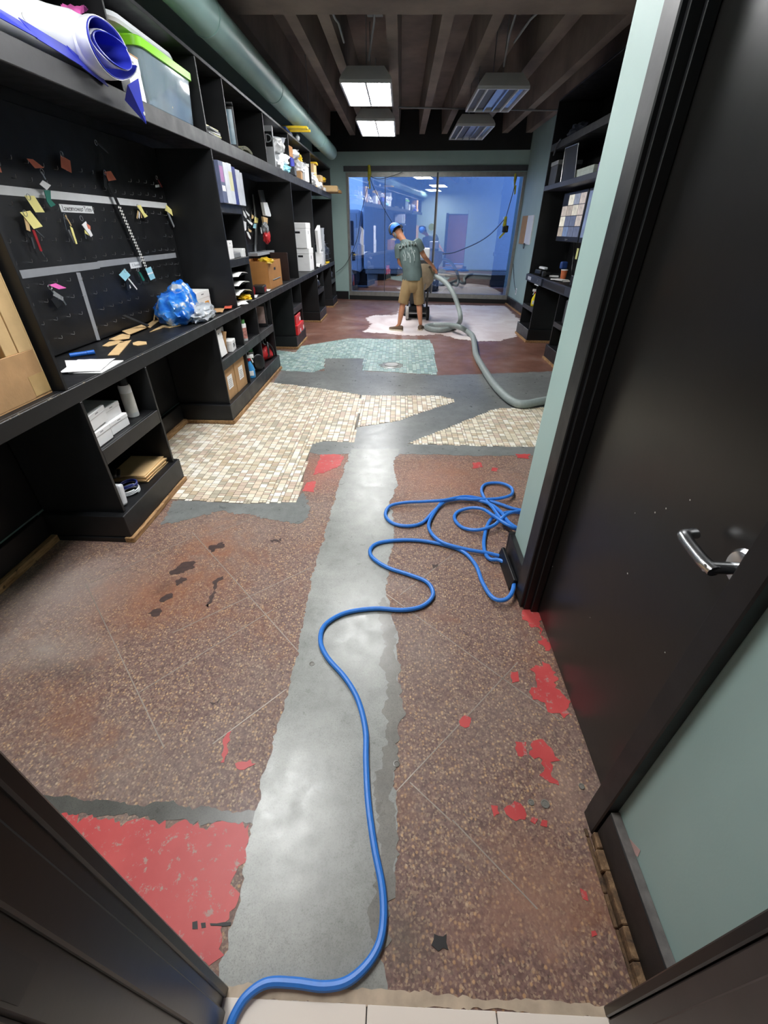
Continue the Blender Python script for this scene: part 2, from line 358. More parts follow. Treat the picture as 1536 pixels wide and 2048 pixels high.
# red paint remains
RED = [[(-60, 1625), (125, 1632), (300, 1641), (500, 1648), (492, 1690), (476, 1745), (470, 1800), (440, 1860), (428, 1926), (300, 1960), (-60, 1960)],
       [(642, 908), (668, 906), (690, 914), (676, 934), (648, 946), (626, 950)], [(612, 965), (632, 962), (628, 985), (606, 982)],
       [(1045, 1220), (1073, 1221), (1100, 1300), (1078, 1288), (1082, 1262), (1058, 1250)], [(1068, 1335), (1092, 1325), (1112, 1345), (1146, 1432), (1120, 1428), (1104, 1425), (1062, 1392), (1075, 1365)],
       [(1030, 1482), (1052, 1484), (1055, 1510), (1036, 1512)], [(1066, 1486), (1085, 1478), (1106, 1512), (1110, 1540), (1118, 1570), (1092, 1560), (1085, 1520), (1062, 1510)],
       [(982, 1612), (996, 1612), (1000, 1630), (984, 1634)], [(1014, 1612), (1040, 1608), (1052, 1628), (1032, 1642), (1012, 1628)], [(1064, 1632), (1076, 1638), (1070, 1648), (1060, 1642)], [(1084, 1640), (1096, 1642), (1094, 1655), (1082, 1652)],
       [(446, 1480), (462, 1462), (458, 1500), (447, 1528), (438, 1526)], [(470, 1530), (500, 1520), (512, 1530), (480, 1540)],
       [(945, 926), (962, 925), (966, 934), (948, 937)], [(984, 935), (997, 936), (995, 943), (983, 942)], [(1022, 1345), (1036, 1343), (1038, 1362), (1024, 1366)], [(1160, 1776), (1172, 1784), (1176, 1800), (1166, 1798)], [(1182, 1858), (1194, 1862), (1196, 1874), (1184, 1874)],
       [(1030, 908), (1062, 908), (1058, 918), (1034, 916)], [(925, 1437), (940, 1436), (938, 1452), (922, 1452)]]
for i, p in enumerate(RED): patch('red_paint_patch', p, 0.0011 if i == 0 else 0.0014, 'red_floor_paint', 0.03 if i in (0, 3, 4, 6) else 0.012, 20+i, 0.025)
M('spill_black', (24, 22, 22), 0.5); M('mortar_pale', (176, 160, 140), 0.7, var=0.2, scale=20)
patch('black_stain', [(868, 1865), (895, 1868), (897, 1902), (876, 1904), (862, 1890)], 0.0024, 'spill_black', 0.008, 50, 0.015)
patch('black_stain', [(385, 1845), (395, 1842), (396, 1858), (386, 1858)], 0.0024, 'spill_black', 0.003, 51, 0.015)
patch('black_stain', [(402, 1846), (412, 1845), (412, 1856), (403, 1857)], 0.0024, 'spill_black', 0.003, 52, 0.015)
patch('black_stain', [(420, 1846), (462, 1845), (462, 1851), (421, 1852)], 0.0024, 'spill_black', 0.003, 53, 0.015)
patch('pale_mortar_edge', [(-0.40, 0.187), (0.64, 0.187), (0.64, 0.206), (0.35, 0.208), (0.0, 0.215), (-0.40, 0.212)], 0.0021, 'mortar_pale', 0.006, 60, 0.012, world=True)
M('dark_stain', (62, 44, 40), 0.55, var=0.3, scale=40)
for i, p in enumerate([[(340, 1146), (362, 1128), (388, 1122), (384, 1138), (358, 1150)], [(296, 1228), (312, 1218), (322, 1222), (312, 1234)], [(418, 1092), (446, 1084), (450, 1094), (424, 1104)], [(432, 1160), (446, 1152), (430, 1196), (414, 1216), (410, 1206)], [(352, 1160), (372, 1156), (366, 1168), (350, 1170)], [(322, 1196), (340, 1188), (346, 1196), (328, 1204)], [(540, 1080), (566, 1076), (562, 1086), (542, 1088)], [(864, 1128), (878, 1126), (876, 1138), (866, 1138)], [(420, 1400), (440, 1396), (436, 1406), (424, 1408)]]): patch('dark_stain_patch', p, 0.0009, 'dark_stain', 0.022, 90+i, 0.012)
# divider strips of the terrazzo
M('divider_zinc', (150, 140, 130), 0.5, 0.5)
def strip(a, b, wd=0.004):
    A = FL(*a); B = FL(*b); d = (B-A).normalized(); n = V((-d.y, d.x, 0))*wd/2
    slab('divider_strip', [A-n, B-n, B+n, A+n], (0, 0, 1), 0.0009, 'divider_zinc', floor)
for a, b in [((385, 1065), (596, 1302)), ((345, 1266), (622, 1135)), ((172, 1168), (328, 1495)), ((270, 1390), (545, 1220)), ((425, 1488), (573, 1378)), ((420, 1070), (510, 1035)), ((770, 1186), (1120, 1440)), ((1035, 1325), (786, 1590)), ((905, 1640), (1075, 1818)), ((930, 1090), (800, 1190)), ((175, 1168), (385, 1075)), ((820, 1565), (900, 1640))]: strip(a, b)
# small debris, drains and bolts set in the floor
for (x, y, r) in [(624, 1328, 0.012), (793, 1528, 0.012), (1090, 1608, 0.014), (1062, 1605, 0.01), (1163, 1573, 0.01)]:
    p = FL(x, y); turned('anchor_sleeve', [(r, -0.002), (r, 0.002), (r*0.7, 0.0025), (r*0.6, 0.001)], 'concrete_rim', floor, Matrix.Translation(p+V((0, 0, 0.001))), 12)
p = FL(783, 731); turned('floor_drain_rim', [(0.16, 0), (0.15, 0.006), (0.09, 0.007)], 'concrete', floor, Matrix.Translation(p), 24); turned('floor_drain_cover', [(0.10, 0.005), (0.095, 0.014), (0.05, 0.012), (0.03, 0.01)], 'aluminium', floor, Matrix.Translation(p), 20)

# --- mosaic tiles
def pip(p, poly):
    c = False; n = len(poly); j = n-1
    for i in range(n):
        a = poly[i]; b = poly[j]
        if (a[1] > p[1]) != (b[1] > p[1]) and p[0] < (b[0]-a[0])*(p[1]-a[1])/(b[1]-a[1])+a[0]: c = not c
        j = i
    return c
def fp(px): return [tuple(FL(*p)[:2]) for p in px]
CREAM = [(232, 224, 204), (216, 206, 182), (198, 180, 152), (204, 184, 166), (240, 236, 226), (184, 176, 156), (222, 206, 184), (236, 230, 214)]
GREEN = [(150, 176, 170), (176, 198, 190), (128, 156, 150), (196, 210, 204), (160, 190, 186), (140, 166, 170)]
m1 = fp([(546, 771), (640, 777), (722, 790), (708, 884), (640, 883), (622, 890), (600, 985), (590, 1004), (480, 1008), (352, 1003)])
m1 = [(-1.57, 5.2)]+m1[1:-1]+[(-1.57, 2.47), (-1.57, 2.70), (-2.07, 2.70), (-2.07, 3.83), (-1.57, 3.83)]
m2 = fp([(724, 791), (880, 792), (905, 798), (909, 805), (870, 816), (795, 842), (713, 855)])
m3 = fp([(990, 818), (1040, 815), (1180, 816), (1230, 893), (1000, 893), (815, 888)])
g1 = fp([(570, 741), (625, 745), (648, 737), (650, 717), (729, 717), (723, 741), (875, 750), (866, 692), (858, 680), (700, 677), (612, 677)])
g1 = [(-1.57, 5.73)]+g1[1:-1]+[(-1.57, 7.14), (-1.57, 6.72), (-2.07, 6.9), (-2.07, 5.75)]
U = 0.0262; GAP = 0.0030
tiles = []
def lay(poly, pal, hole=None):          # columns of tiles, each column stacked from square and half tiles
    xs = [p[0] for p in poly]; ys = [p[1] for p in poly]; x = min(xs)
    def ok(cx, cy): return pip((cx, cy), poly) and not (hole and math.hypot(cx-hole[0], cy-hole[1]) < hole[2])
    while x < max(xs):
        w = 2 if R.random() < 0.84 else 1; y = min(ys)-R.random()*U
        while y < max(ys):
            h = 2 if R.random() < 0.50 else 1; ax, ay, bx_, by = x, y, x+w*U-GAP, y+h*U-GAP; e = 0.003; col = R.choice(pal)
            if all(ok(px, py) for px, py in ((ax+e, ay+e), (bx_-e, ay+e), (ax+e, by-e), (bx_-e, by-e))): tiles.append(((ax+bx_)/2, (ay+by)/2, w, h, col, pal is CREAM))
            else:
                for i in range(w):
                    for j in range(h):
                        cx, cy = x+(i+0.5)*U-GAP/2, y+(j+0.5)*U-GAP/2
                        if ok(cx, cy): tiles.append((cx, cy, 1, 1, col, pal is CREAM))
            y += h*U
        x += w*U
dr = FL(783, 731)
lay(m1, CREAM); lay(m2, CREAM); lay(m3, CREAM); lay(g1, GREEN, (dr.x, dr.y, 0.17))
M('grout', (104, 94, 82), 0.85, var=0.15)
M('grout_green', (132, 142, 138), 0.85, var=0.15)
for pl, gm in ((m1, 'grout'), (m2, 'grout'), (m3, 'grout'), (g1, 'grout_green')): patch('mosaic_grout_bed', pl, 0.0020, gm, 0.004, 70, 0.06, world=True)
def tile_geo(bm, cx, cy, w, h, z0=0.0008, z1=0.0038, bev=0.0012):
    a = w*U/2-GAP/2; b = h*U/2-GAP/2
    A = [bm.verts.new((cx+sx*a, cy+sy*b, z0)) for sx, sy in ((-1, -1), (1, -1), (1, 1), (-1, 1))]
    B = [bm.verts.new((cx+sx*(a-bev), cy+sy*(b-bev), z1)) for sx, sy in ((-1, -1), (1, -1), (1, 1), (-1, 1))]
    fs = [bm.faces.new(B)]+[bm.faces.new((A[i], A[(i+1) % 4], B[(i+1) % 4], B[i])) for i in range(4)]
    return fs
tiles.sort(key=lambda t: t[0]**2+t[1]**2-(1e3 if (t[2]*t[3] == 4 or True) and t[5] else 0))
near, rest = tiles[:300], tiles[300:]
cache = {}
for cx, cy, w, h, col, cr in near:
    key = (w, h, col)
    if key not in cache:
        bm = bmesh.new(); tile_geo(bm, 0, 0, w, h); me = mesh_from(bm, 'mosaic_tile'); me.materials.append(M('tile_%d_%d_%d' % col, col, 0.38, var=0.05, scale=40)); cache[key] = me
    inst('mosaic_tile', cache[key], (cx, cy, 0), floor)
bm = bmesh.new(); lay_ = bm.loops.layers.float_color.new('tint')
for cx, cy, w, h, col, cr in rest:
    c = lin(col)
    for f in tile_geo(bm, cx, cy, w, h):
        for l in f.loops: l[lay_] = c+(1,)
o = obj('mosaic_tiles', bm, 'mosaic_glaze', floor); tag(o, 'small cream and green mosaic tiles further back', kind='stuff')

# --- threshold of large white tiles in the doorway behind the camera's feet
hall = box('floor_hall', (-1.2, -2.6, -0.12), (1.2, 0.183, -0.012), 'mid_grey', bev=0, **S)
M('white_tile', (226, 218, 208), 0.3, var=0.04, scale=3)
for x0, x1 in ((-0.95, -0.352), (-0.349, -0.036), (-0.033, 0.283), (0.286, 0.60), (0.603, 1.1)):
    for y0, y1 in ((-0.42, 0.188), (-1.03, -0.423), (-1.64, -1.033)): box('floor_tile', (x0, y0, -0.01), (x1, y1, 0.003), 'white_tile', hall, 0.0015)

# --- walls
wl = box('wall_left', (-2.25, 0.05, 0), (-2.105, 12.9, 3.75), 'teal_wall', bev=0, **S)
box('wall_right', (2.80, 1.94, 0), (2.95, 12.9, 3.75), 'teal_wall', bev=0, **S)
box('wall_near_cross', (0.8305, 1.82, 0), (2.95, 1.94, 3.75), 'teal_wall', bev=0, **S)
DOOR_Y0, DOOR_Y1, WX = 0.615, 1.56, 0.692
bm = bmesh.new(); bx(bm, (WX, 0.2, 0), (0.83, DOOR_Y0, 3.75)); bx(bm, (WX, DOOR_Y1, 0), (0.83, 1.94, 3.75)); bx(bm, (WX, DOOR_Y0, 2.16), (0.83, DOOR_Y1, 3.75))
obj('wall_door_side', bm, 'teal_wall', **S)
bm = bmesh.new(); bx(bm, (-2.25, 0.06, 0), (-0.47, 0.185, 3.75)); bx(bm, (0.62, 0.06, 0), (0.83, 0.185, 3.75)); bx(bm, (-0.47, 0.06, 2.2), (0.62, 0.185, 3.75))
obj('wall_entry', bm, 'teal_wall', **S)
bm = bmesh.new(); bx(bm, (-1.3, -2.7, 0), (1.3, -2.6, 2.6)); bx(bm, (-1.3, -2.6, 0), (-1.2, 0.06, 2.6)); bx(bm, (1.2, -2.6, 0), (1.3, 0.06, 2.6))
obj('wall_hall', bm, 'hall_wall', **S)
box('ceiling_hall', (-1.3, -2.7, 2.6), (1.3, 0.06, 2.7), 'white_paper', bev=0, **S)
# back wall turns slightly: right end nearer
BK = 0.108                     # its slope
def BW(x, off=0.0): return 12.68-BK*(x+1.35)-off
BDIR = V((1, -BK, 0)).normalized(); BN = V((-BK, -1, 0)).normalized()
def backbox(bm, x0, x1, z0, z1, front, depth, mi=0, bev=0.0):     # box on the back wall: front = distance of its face towards the room
    P = [V((x0, BW(x0), z0)), V((x1, BW(x1), z0))]
    a, b = P[0]+BN*front, P[1]+BN*front
    pts = [a, b, b+V((0, 0, z1-z0)), a+V((0, 0, z1-z0))]
    prism(bm, pts, -BN, depth, mi)
def bb(name, x0, x1, z0, z1, front, depth, mat, parent=None, **k):
    bm = bmesh.new(); backbox(bm, x0, x1, z0, z1, front, depth); bmesh.ops.recalc_face_normals(bm, faces=bm.faces); return obj(name, bm, mat, parent, **k)
bm = bmesh.new(); backbox(bm, -2.2, -1.33, 0, 3.75, 0, 0.12); backbox(bm, -1.33, 2.86, 2.68, 3.75, 0, 0.12); backbox(bm, -1.33, 2.86, 0, 0.09, 0, 0.12); bmesh.ops.recalc_face_normals(bm, faces=bm.faces)
obj('wall_back', bm, 'teal_wall', **S)
bb('trim_1', -1.34, 2.84, 0.0, 0.10, 0.02, 0.02, 'black_paint', **S)
bb('baseboard_back', -1.75, -1.36, 0.0, 0.19, 0.02, 0.02, 'black_paint', **S)
bb('trim_2', -1.38, 2.84, 2.70, 2.80, 0.03, 0.03, 'dark_grey', **S)
bb('trim_4', -2.1, 2.79, 3.06, 3.74, 0.02, 0.019, 'black_paint', **S)  # black board covering the back wall above the teal band
win = thing('window_1', None, None, (0.7, BW(0.7), 0.1)); tag(win, 'wide aluminium framed window at the far end', None, kind='structure')
for a in ((-1.335, -1.275, 0.10, 2.68), (2.735, 2.795, 0.10, 2.68), (0.795, 0.835, 0.10, 2.68)): bb('window_stile', *a, 0.015, 0.09, 'aluminium' if a[0] != 0.795 else 'dark_grey', win)
bb('mullion_cap', 0.836, 0.852, 0.2, 2.6, 0.02, 0.03, 'aluminium', win)
bb('window_head', -1.33, 2.79, 2.60, 2.685, 0.012, 0.09, 'aluminium', win); bb('window_sill', -1.33, 2.79, 0.10, 0.20, 0.03, 0.11, 'aluminium', win)
bb('glazing_joint', -0.412, -0.400, 0.2, 2.6, -0.025, 0.02, 'dark_grey', win)
g = N('window_glass'); nt = g.nt; nt.nodes.remove(g.b)
gl = g.node('ShaderNodeBsdfGlossy'); gl.inputs['Roughness'].default_value = 0.0; gl.inputs['Color'].default_value = (0.95, 0.97, 1, 1)
tr = g.node('ShaderNodeBsdfTransparent'); mx = g.node('ShaderNodeMixShader'); mx.inputs[0].default_value = 0.34
nt.links.new(tr.outputs[0], mx.inputs[1]); nt.links.new(gl.outputs[0], mx.inputs[2]); nt.links.new(mx.outputs[0], nt.nodes['Material Output'].inputs[0])
for x0, x1 in ((-1.28, -0.41), (-0.402, 0.80), (0.83, 2.74)): bb('glass_pane', x0, x1, 0.19, 2.61, -0.03, 0.008, 'window_glass', win)

# --- ceiling: slab, stems of the concrete tees, cross beam
CE = 'ceiling_concrete'
ceil = box('ceiling', (-2.25, 0.05, 3.75), (2.95, 12.9, 3.9), CE, bev=0, **S)
for i, x in enumerate((-1.72, -1.15, -0.82, -0.15, 0.41, 0.90, 1.60, 2.20, 2.7)):
    for y0, y1 in ((0.2, 4.55), (5.74, 12.75)):
        bm = bmesh.new()
        for q in range(1):
            pr = [V((x-0.09, y0, 3.76)), V((x+0.09, y0, 3.76)), V((x+0.06, y0, 3.34)), V((x-0.06, y0, 3.34))]
            prism(bm, pr, (0, 1, 0), y1-y0)
        bmesh.ops.recalc_face_normals(bm, faces=bm.faces); obj('tee_stem', bm, CE, ceil)
box('cross_beam', (-2.24, 4.55, 3.22), (2.94, 5.15, 3.77), CE, ceil, 0.02); box('cross_beam_flange', (-2.24, 5.14, 3.22), (2.94, 5.74, 3.32), CE, ceil, 0.01)

# ================================================================== DOORS AND FRAMES
M('door_black', (20, 19, 18), 0.3, var=0.15, scale=3, bump=0.03, bscale=20)
# black door on the right
d1 = thing('door_1', None, None, (0.74, 1.1, 0)); tag(d1, 'black flush door with a lever handle', None, kind='structure')
box('door_leaf', (0.738, DOOR_Y0+0.035, 0.012), (0.782, DOOR_Y1-0.035, 2.10), 'door_black', d1, 0.003)
E_ = 0.655
for y0, y1 in ((0.568, 0.632), (DOOR_Y1-0.018, 1.645)): box('door_casing', (E_, y0, 0.0), (WX+0.001, y1, 2.235), 'black_paint', d1, 0.004)
box('door_casing', (E_, 0.568, 2.2355), (WX+0.001, 1.645, 2.30), 'black_paint', d1, 0.004)
for y0, y1 in ((DOOR_Y0+0.001, DOOR_Y0+0.033), (DOOR_Y1-0.033, DOOR_Y1-0.001)): box('door_jamb', (WX-0.02, y0, 0), (0.829, y1, 2.16), 'black_paint', d1, 0.002)
box('door_stop', (WX+0.012, DOOR_Y1-0.048, 0), (0.737, DOOR_Y1-0.034, 2.1), 'black_paint', d1, 0.002)
box('door_closed_back', (0.80, DOOR_Y0+0.03, 0.0), (0.828, DOOR_Y1-0.03, 2.15), 'black_paint', d1, 0)
# lever handle
ly, lz = 0.692, 1.016
hd = turned('rosette', [(0.043, 0), (0.043, 0.006), (0.036, 0.014), (0.020, 0.016)], 'chrome', d1, frame3((0.738, ly, lz), (0, 1, 0), (0, 0, 1)) @ Matrix.Rotation(PI, 4, 'Y'), 28)
turned('lever_shank', [(0.0135, 0), (0.0135, 0.05), (0.012, 0.062)], 'chrome', d1, frame3((0.724, ly, lz), (0, 1, 0), (0, 0, 1)) @ Matrix.Rotation(PI, 4, 'Y'), 20)
bm = bmesh.new()
pth = [V((0.668, ly-0.012, lz)), V((0.664, ly+0.02, lz)), V((0.664, ly+0.06, lz+0.002)), V((0.666, ly+0.095, lz+0.004)), V((0.676, ly+0.112, lz+0.004)), V((0.700, ly+0.118, lz+0.004))]
sweep(bm, catmull(pth, 5), [0.0165]*6+[0.0155]*20, 12, flat=0.75)
obj('lever', bm, 'chrome', d1, smooth=True)
turned('key_cylinder', [(0.0085, 0), (0.0085, 0.002), (0.006, 0.003)], 'steel', d1, frame3((0.6545, ly-0.0, lz), (0, 1, 0), (0, 0, 1)) @ Matrix.Rotation(PI, 4, 'Y'), 16)
box('key_slot', (0.6512, ly-0.0008, lz-0.004), (0.6516, ly+0.0008, lz+0.004), 'black_plastic', d1, 0)
# small white scuffs on the door
M('scuff', (180, 178, 172), 0.7)
for (x, y) in [(1310, 1025), (1380, 1000), (1332, 1017), (1270, 1026), (1255, 1147), (1330, 1305), (1180, 1235), (1105, 1133)]:
    p = OX(x, y, 0.7378); s = 0.0018+0.0015*R.random(); bm = bmesh.new(); lathe(bm, [(s, 0), (s*0.6, 0.0006)], 7, frame3(p, (0, 0, 1), (0, 1, 0)))
    obj('paint_chip', bm, 'scuff', d1)
# baseboards of the door wall, with the bare timber where the shoe was pulled off
bn = thing('baseboard_right', None, None, (0.67, 0.4, 0)); tag(bn, 'black baseboard beside the door with rotten timber showing below', None, kind='structure')
box('base_board', (0.664, 0.215, 0.035), (0.691, 0.565, 0.168), 'black_paint', bn, 0.003)
M('lit_edge', (98, 94, 92), 0.8, var=0.3, scale=30)  # light falling on the baseboard's top edge, put into its colour as grey
box('base_lit_top', (0.666, 0.215, 0.1682), (0.6915, 0.565, 0.172), 'lit_edge', bn, 0.001)
y = 0.215
while y < 0.56:
    l = 0.05+0.07*R.random(); e = min(y+l, 0.565); box('timber_strip', (0.652-0.008*R.random(), y, 0), (0.688, e-0.002, 0.030+0.008*R.random()), 'rotten_wood', bn, 0.003); y = e
y = 0.205
while y < 0.58:
    l = 0.06+0.09*R.random(); e = min(y+l, 0.585); box('timber_strip', (0.636+0.004*R.random(), y, 0), (0.6475, e-0.003, 0.006+0.006*R.random()), 'rotten_wood', bn, 0.002); y = e
bn2 = thing('baseboard_corner', None, None, (0.66, 1.9, 0)); tag(bn2, 'broken black baseboard at the wall corner', None, kind='structure')
box('base_board', (0.662, 1.648, 0.03), (0.691, 1.942, 0.17), 'black_paint', bn2, 0.003); box('base_board', (0.662, 1.9425, 0.03), (0.83, 1.965, 0.17), 'black_paint', bn2, 0.003)
box('timber_strip', (0.640, 1.65, 0.0), (0.688, 1.95, 0.028), 'raw_wood', bn2, 0.003); rbox('loose_piece', (0.02, 0.28, 0.075), T((0.628, 1.80, 0.001), 0.03, 0, 0.25), 'black_paint', bn2, 0.003)
# pink paint spot
p = [OX(x, y, WX-0.0004) for x, y in ((1258, 1676), (1281, 1701), (1276, 1714), (1268, 1708))]
slab('paint_spot', p, (-1, 0, 0), 0.0006, M('pink_spot', (206, 172, 166), 0.6), bn, label='pale pink paint spot')
# camera's own doorway
d2 = thing('door_2', None, None, (0.1, 0.13, 0)); tag(d2, 'black door frame of the doorway in the foreground', None, kind='structure')
box('frame_jamb', (-0.47, 0.060, 0), (-0.392, 0.2005, 2.2), 'door_black', d2, 0.004)
box('frame_casing', (-0.50, 0.1865, 0), (-0.386, 0.206, 2.23), 'door_black', d2, 0.003)
box('frame_stop', (-0.3925, 0.118, 0), (-0.380, 0.166, 2.17), 'door_black', d2, 0.003)
box('frame_casing', (-0.52, 0.030, 0), (-0.392, 0.0595, 2.2), M('taupe_frame', (104, 100, 96), 0.5, var=0.1), d2, 0.004)
M('frame_grey', (60, 54, 52), 0.4, var=0.12)
box('frame_jamb', (0.555, 0.060, 0), (0.625, 0.1855, 2.2), 'frame_grey', d2, 0.004); box('frame_casing', (0.552, 0.1865, 0), (0.69, 0.206, 2.23), 'door_black', d2, 0.003)
box('frame_stop', (0.543, 0.10, 0), (0.5545, 0.150, 2.17), 'frame_grey', d2, 0.003)
box('frame_head', (-0.47, 0.060, 2.16), (0.62, 0.1855, 2.2), 'door_black', d2, 0.002)
box('strike_plate', (-0.3918, 0.068, 0.90), (-0.3905, 0.10, 1.06), 'black_plastic', d2, 0)
# hallway lamp over the doorway (real fitting behind the camera)
hl = thing('ceiling_lamp', 'square white ceiling lamp in the hallway behind the doorway', 'lamp', (0, -1.0, 2.6))
M('hall_lens', (255, 240, 222), 0.5, emit=6.0, var=0)
box('lamp_body', (-0.3, -1.3, 2.56), (0.3, -0.7, 2.6), 'white_plastic', hl); box('lens', (-0.27, -1.27, 2.55), (0.27, -0.73, 2.559), 'hall_lens', hl, 0)

# ================================================================== LEFT SHELVING
XF, XB = -1.60, -2.10
ct = thing('countertop', 'long black worktop of the left wall shelving, chipped along its front edge', 'countertop', (-1.85, 6.5, 0.86))
box('worktop_slab', (XB+0.004, 0.62, 0.895), (XF-0.02, 11.95, 0.93), BLACK, ct, 0.003); box('front_edge', (XF-0.0195, 0.62, 0.855), (XF, 11.95, 0.931), BLACK, ct, 0.003)
M('chip_wood', (128, 122, 112), 0.8, var=0.2)
for i in range(34):
    y = 0.9+10.4*(R.random()**1.6); l = 0.004+0.016*R.random(); box('edge_chip', (XF-0.006*R.random()-0.002, y, 0.9275), (XF+0.0006, y+l, 0.9318), 'chip_wood', ct, 0)
back = box('back_panel', (-2.1045, 0.62, 0.19), (-2.0965, 11.95, 2.68), BLACK, bev=0); tag(back, 'black board lining the wall behind the left shelving', 'panel')
kb = thing('baseboard_left', None, None, (-2.06, 6, 0)); tag(kb, 'black skirting at the back of the knee holes with bare wood below', None, kind='structure')
PT = 0.02
def base_unit(y0, y1, divs, shelfz, label, splits=()):
    t = thing('shelf_base_unit', label, 'shelving', (-1.83, (y0+y1)/2, 0), 'base units under the left worktop')
    for y in (y0, y1-PT): box('side_panel', (XB+0.01, y, 0.185), (XF, y+PT, 0.854), BLACK, t, 0.002)
    for y in divs: box('divider', (XB+0.01, y-PT/2, 0.185), (XF, y+PT/2, 0.854), BLACK, t, 0.002)
    box('shelf', (XB+0.01, y0+PT, shelfz-0.03), (XF-0.02, y1-PT, shelfz), BLACK, t, 0.002); box('shelf_edge', (XF-0.0195, y0+PT, shelfz-0.085), (XF-0.001, y1-PT, shelfz+0.001), BLACK, t, 0.002)
    box('plinth', (XB+0.01, y0-0.045, 0.036), (XF+0.018, y1+0.04, 0.184), BLACK, t, 0.004)
    a = y0-0.055
    while a < y1+0.04:
        l = 0.25+0.35*R.random(); e = min(a+l, y1+0.05); box('timber_strip', (XF-0.02, a, 0), (XF+0.030+0.006*R.random(), e-0.003, 0.035), WOOD, t, 0.003); a = e
    box('timber_end', (XB+0.05, y0-0.052, 0), (XF-0.02, y0-0.02, 0.034), WOOD if y0 > 2.5 else BLACK, t, 0.003)
    return t
bu = [base_unit(2.03, 2.70, (), 0.575, 'nearest black base unit, holding white boxes, envelopes and a spray can'),
      base_unit(3.90, 5.77, (4.585, 5.15), 0.575, 'wide black base unit with two cardboard boxes and cleaning bottles'),
      base_unit(6.98, 7.65, (), 0.575, 'black base unit holding the red boxes'),
      base_unit(9.28, 10.05, (), 0.575, 'narrow black base unit with a dark lump on its shelf, beyond the red boxes'),
      base_unit(11.22, 11.94, (), 0.575, 'farthest black base unit of the left wall, beside the window pillar')]
for y0, y1 in ((0.62, 1.98), (2.745, 3.85), (5.82, 6.93), (7.7, 9.23), (10.1, 11.17)):
    box('skirting', (-2.092, y0, 0.045), (-2.06, y1, 0.185), BLACK, kb, 0.003); box('timber_strip', (-2.09, y0, 0), (-2.03, y1, 0.044), WOOD, kb, 0.003)
hu = thing('shelving_hutch', 'black floor-to-ceiling shelving hutch above the left worktop', 'shelving', (-1.85, 6.5, 0.931))
for y in (1.985, 4.57, 7.62, 9.30, 11.90): box('upright_panel', (XB+0.01, y-PT/2, 0.9315), (XF-0.003, y+PT/2, 2.139), BLACK, hu, 0.002)
box('long_shelf', (XB+0.01, 0.62, 2.20), (XF-0.02, 11.95, 2.235), BLACK, hu, 0.002); box('long_shelf_edge', (XF-0.0195, 0.62, 2.14), (XF, 11.95, 2.236), BLACK, hu, 0.003)
for y in (0.9, 3.30, 4.545, 5.12, 6.42, 7.72, 9.43, 11.90): box('divider', (XB+0.01, y-0.009, 2.2365), (XF-0.003, y+0.009, 2.675), BLACK, hu, 0.002)
box('top_board', (XB+0.01, 0.62, 2.676), (XF, 11.95, 2.70), BLACK, hu, 0.002)
# cubby column between the two pegboards
for z0, z1 in ((1.705, 1.775), (1.275, 1.34)): box('cubby_shelf', (XB+0.02, 4.581, z0), (XF-0.004, 5.17, z1), BLACK, hu, 0.002)
for z0, z1 in ((0.9315, 1.274), (1.341, 1.704)): box('cubby_side', (XB+0.02, 5.15, z0), (XF-0.004, 5.17, z1), BLACK, hu, 0.002)
for z in (1.02, 1.10, 1.18): box('letter_tray', (XB+0.02, 4.581, z), (XF-0.05, 5.149, z+0.006), BLACK, hu, 0)

# ================================================================== RIGHT SHELVING
RX, RB = 2.20, 2.795
rh = thing('shelving_hutch', 'tall black shelving on the right wall holding monitors', 'shelving', (2.5, 6.3, 0))
for y in (8.32, 6.05): box('upright_panel', (RX+0.003, y-0.01, 0.9865), (RB, y+0.012, 3.12), BLACK, rh, 0.002)
for z0, z1 in ((2.10, 2.16), (2.565, 2.645)): box('shelf', (RX, 4.3, z0), (RB, 8.309, z1), BLACK if z0 > 2.5 else 'navy_trim', rh, 0.003)
box('back_board', (RB-0.012, 4.3, 0.9865), (RB, 8.309, 3.12), BLACK, rh, 0)
box('top_board', (RX, 4.3, 3.121), (RB, 8.332, 3.14), BLACK, rh, 0.002)
rc = thing('countertop', 'dark blue-black worktop of the right shelving, with drawers set in its edge', 'countertop', (2.5, 6.3, 0.87))
box('worktop_slab', (RX+0.02, 4.3, 0.93), (RB, 8.40, 0.984), BLACK, rc, 0.003); box('front_edge', (RX, 4.3, 0.872), (RX+0.0195, 8.40, 0.985), 'navy_trim', rc, 0.003)
def rbase(y0, y1, label):
    t = thing('shelf_base_unit', label, 'shelving', (2.5, (y0+y1)/2, 0), 'base units under the right worktop')
    for y in (y0, y1-PT): box('side_panel', (RX+0.01, y, 0.205), (RB, y+PT, 0.871), BLACK, t, 0.002)
    box('shelf', (RX+0.01, y0+PT, 0.46), (RB, y1-PT, 0.525), BLACK, t, 0.002); box('back_board', (RB-0.01, y0+PT, 0.206), (RB-0.001, y1-PT, 0.87), BLACK, t, 0)
    box('plinth', (RX-0.015, y0-0.04, 0.036), (RB, y1+0.05, 0.204), BLACK, t, 0.004)
    box('timber_strip', (RX-0.03, y0-0.045, 0), (RX+0.03, y1+0.055, 0.035), WOOD, t, 0.003); box('timber_end', (RX+0.031, y0-0.05, 0), (RB, y0+0.0, 0.035), WOOD, t, 0.003)
rbase(7.73, 8.42, 'narrow black base unit on the right with the yellow spray bottle'); rbase(5.60, 6.59, 'black base unit on the right beside the pale wall edge')
box('baseboard_far_right', (2.77, 8.5, 0.03), (2.799, 12.2, 0.19), BLACK, kind='structure')
for a, e in ((8.5, 9.3), (9.31, 10.2), (10.21, 11.3), (11.31, 12.2)): box('trim_3', (2.745-0.01*R.random(), a, 0), (2.798, e, 0.029), WOOD, kind='structure')

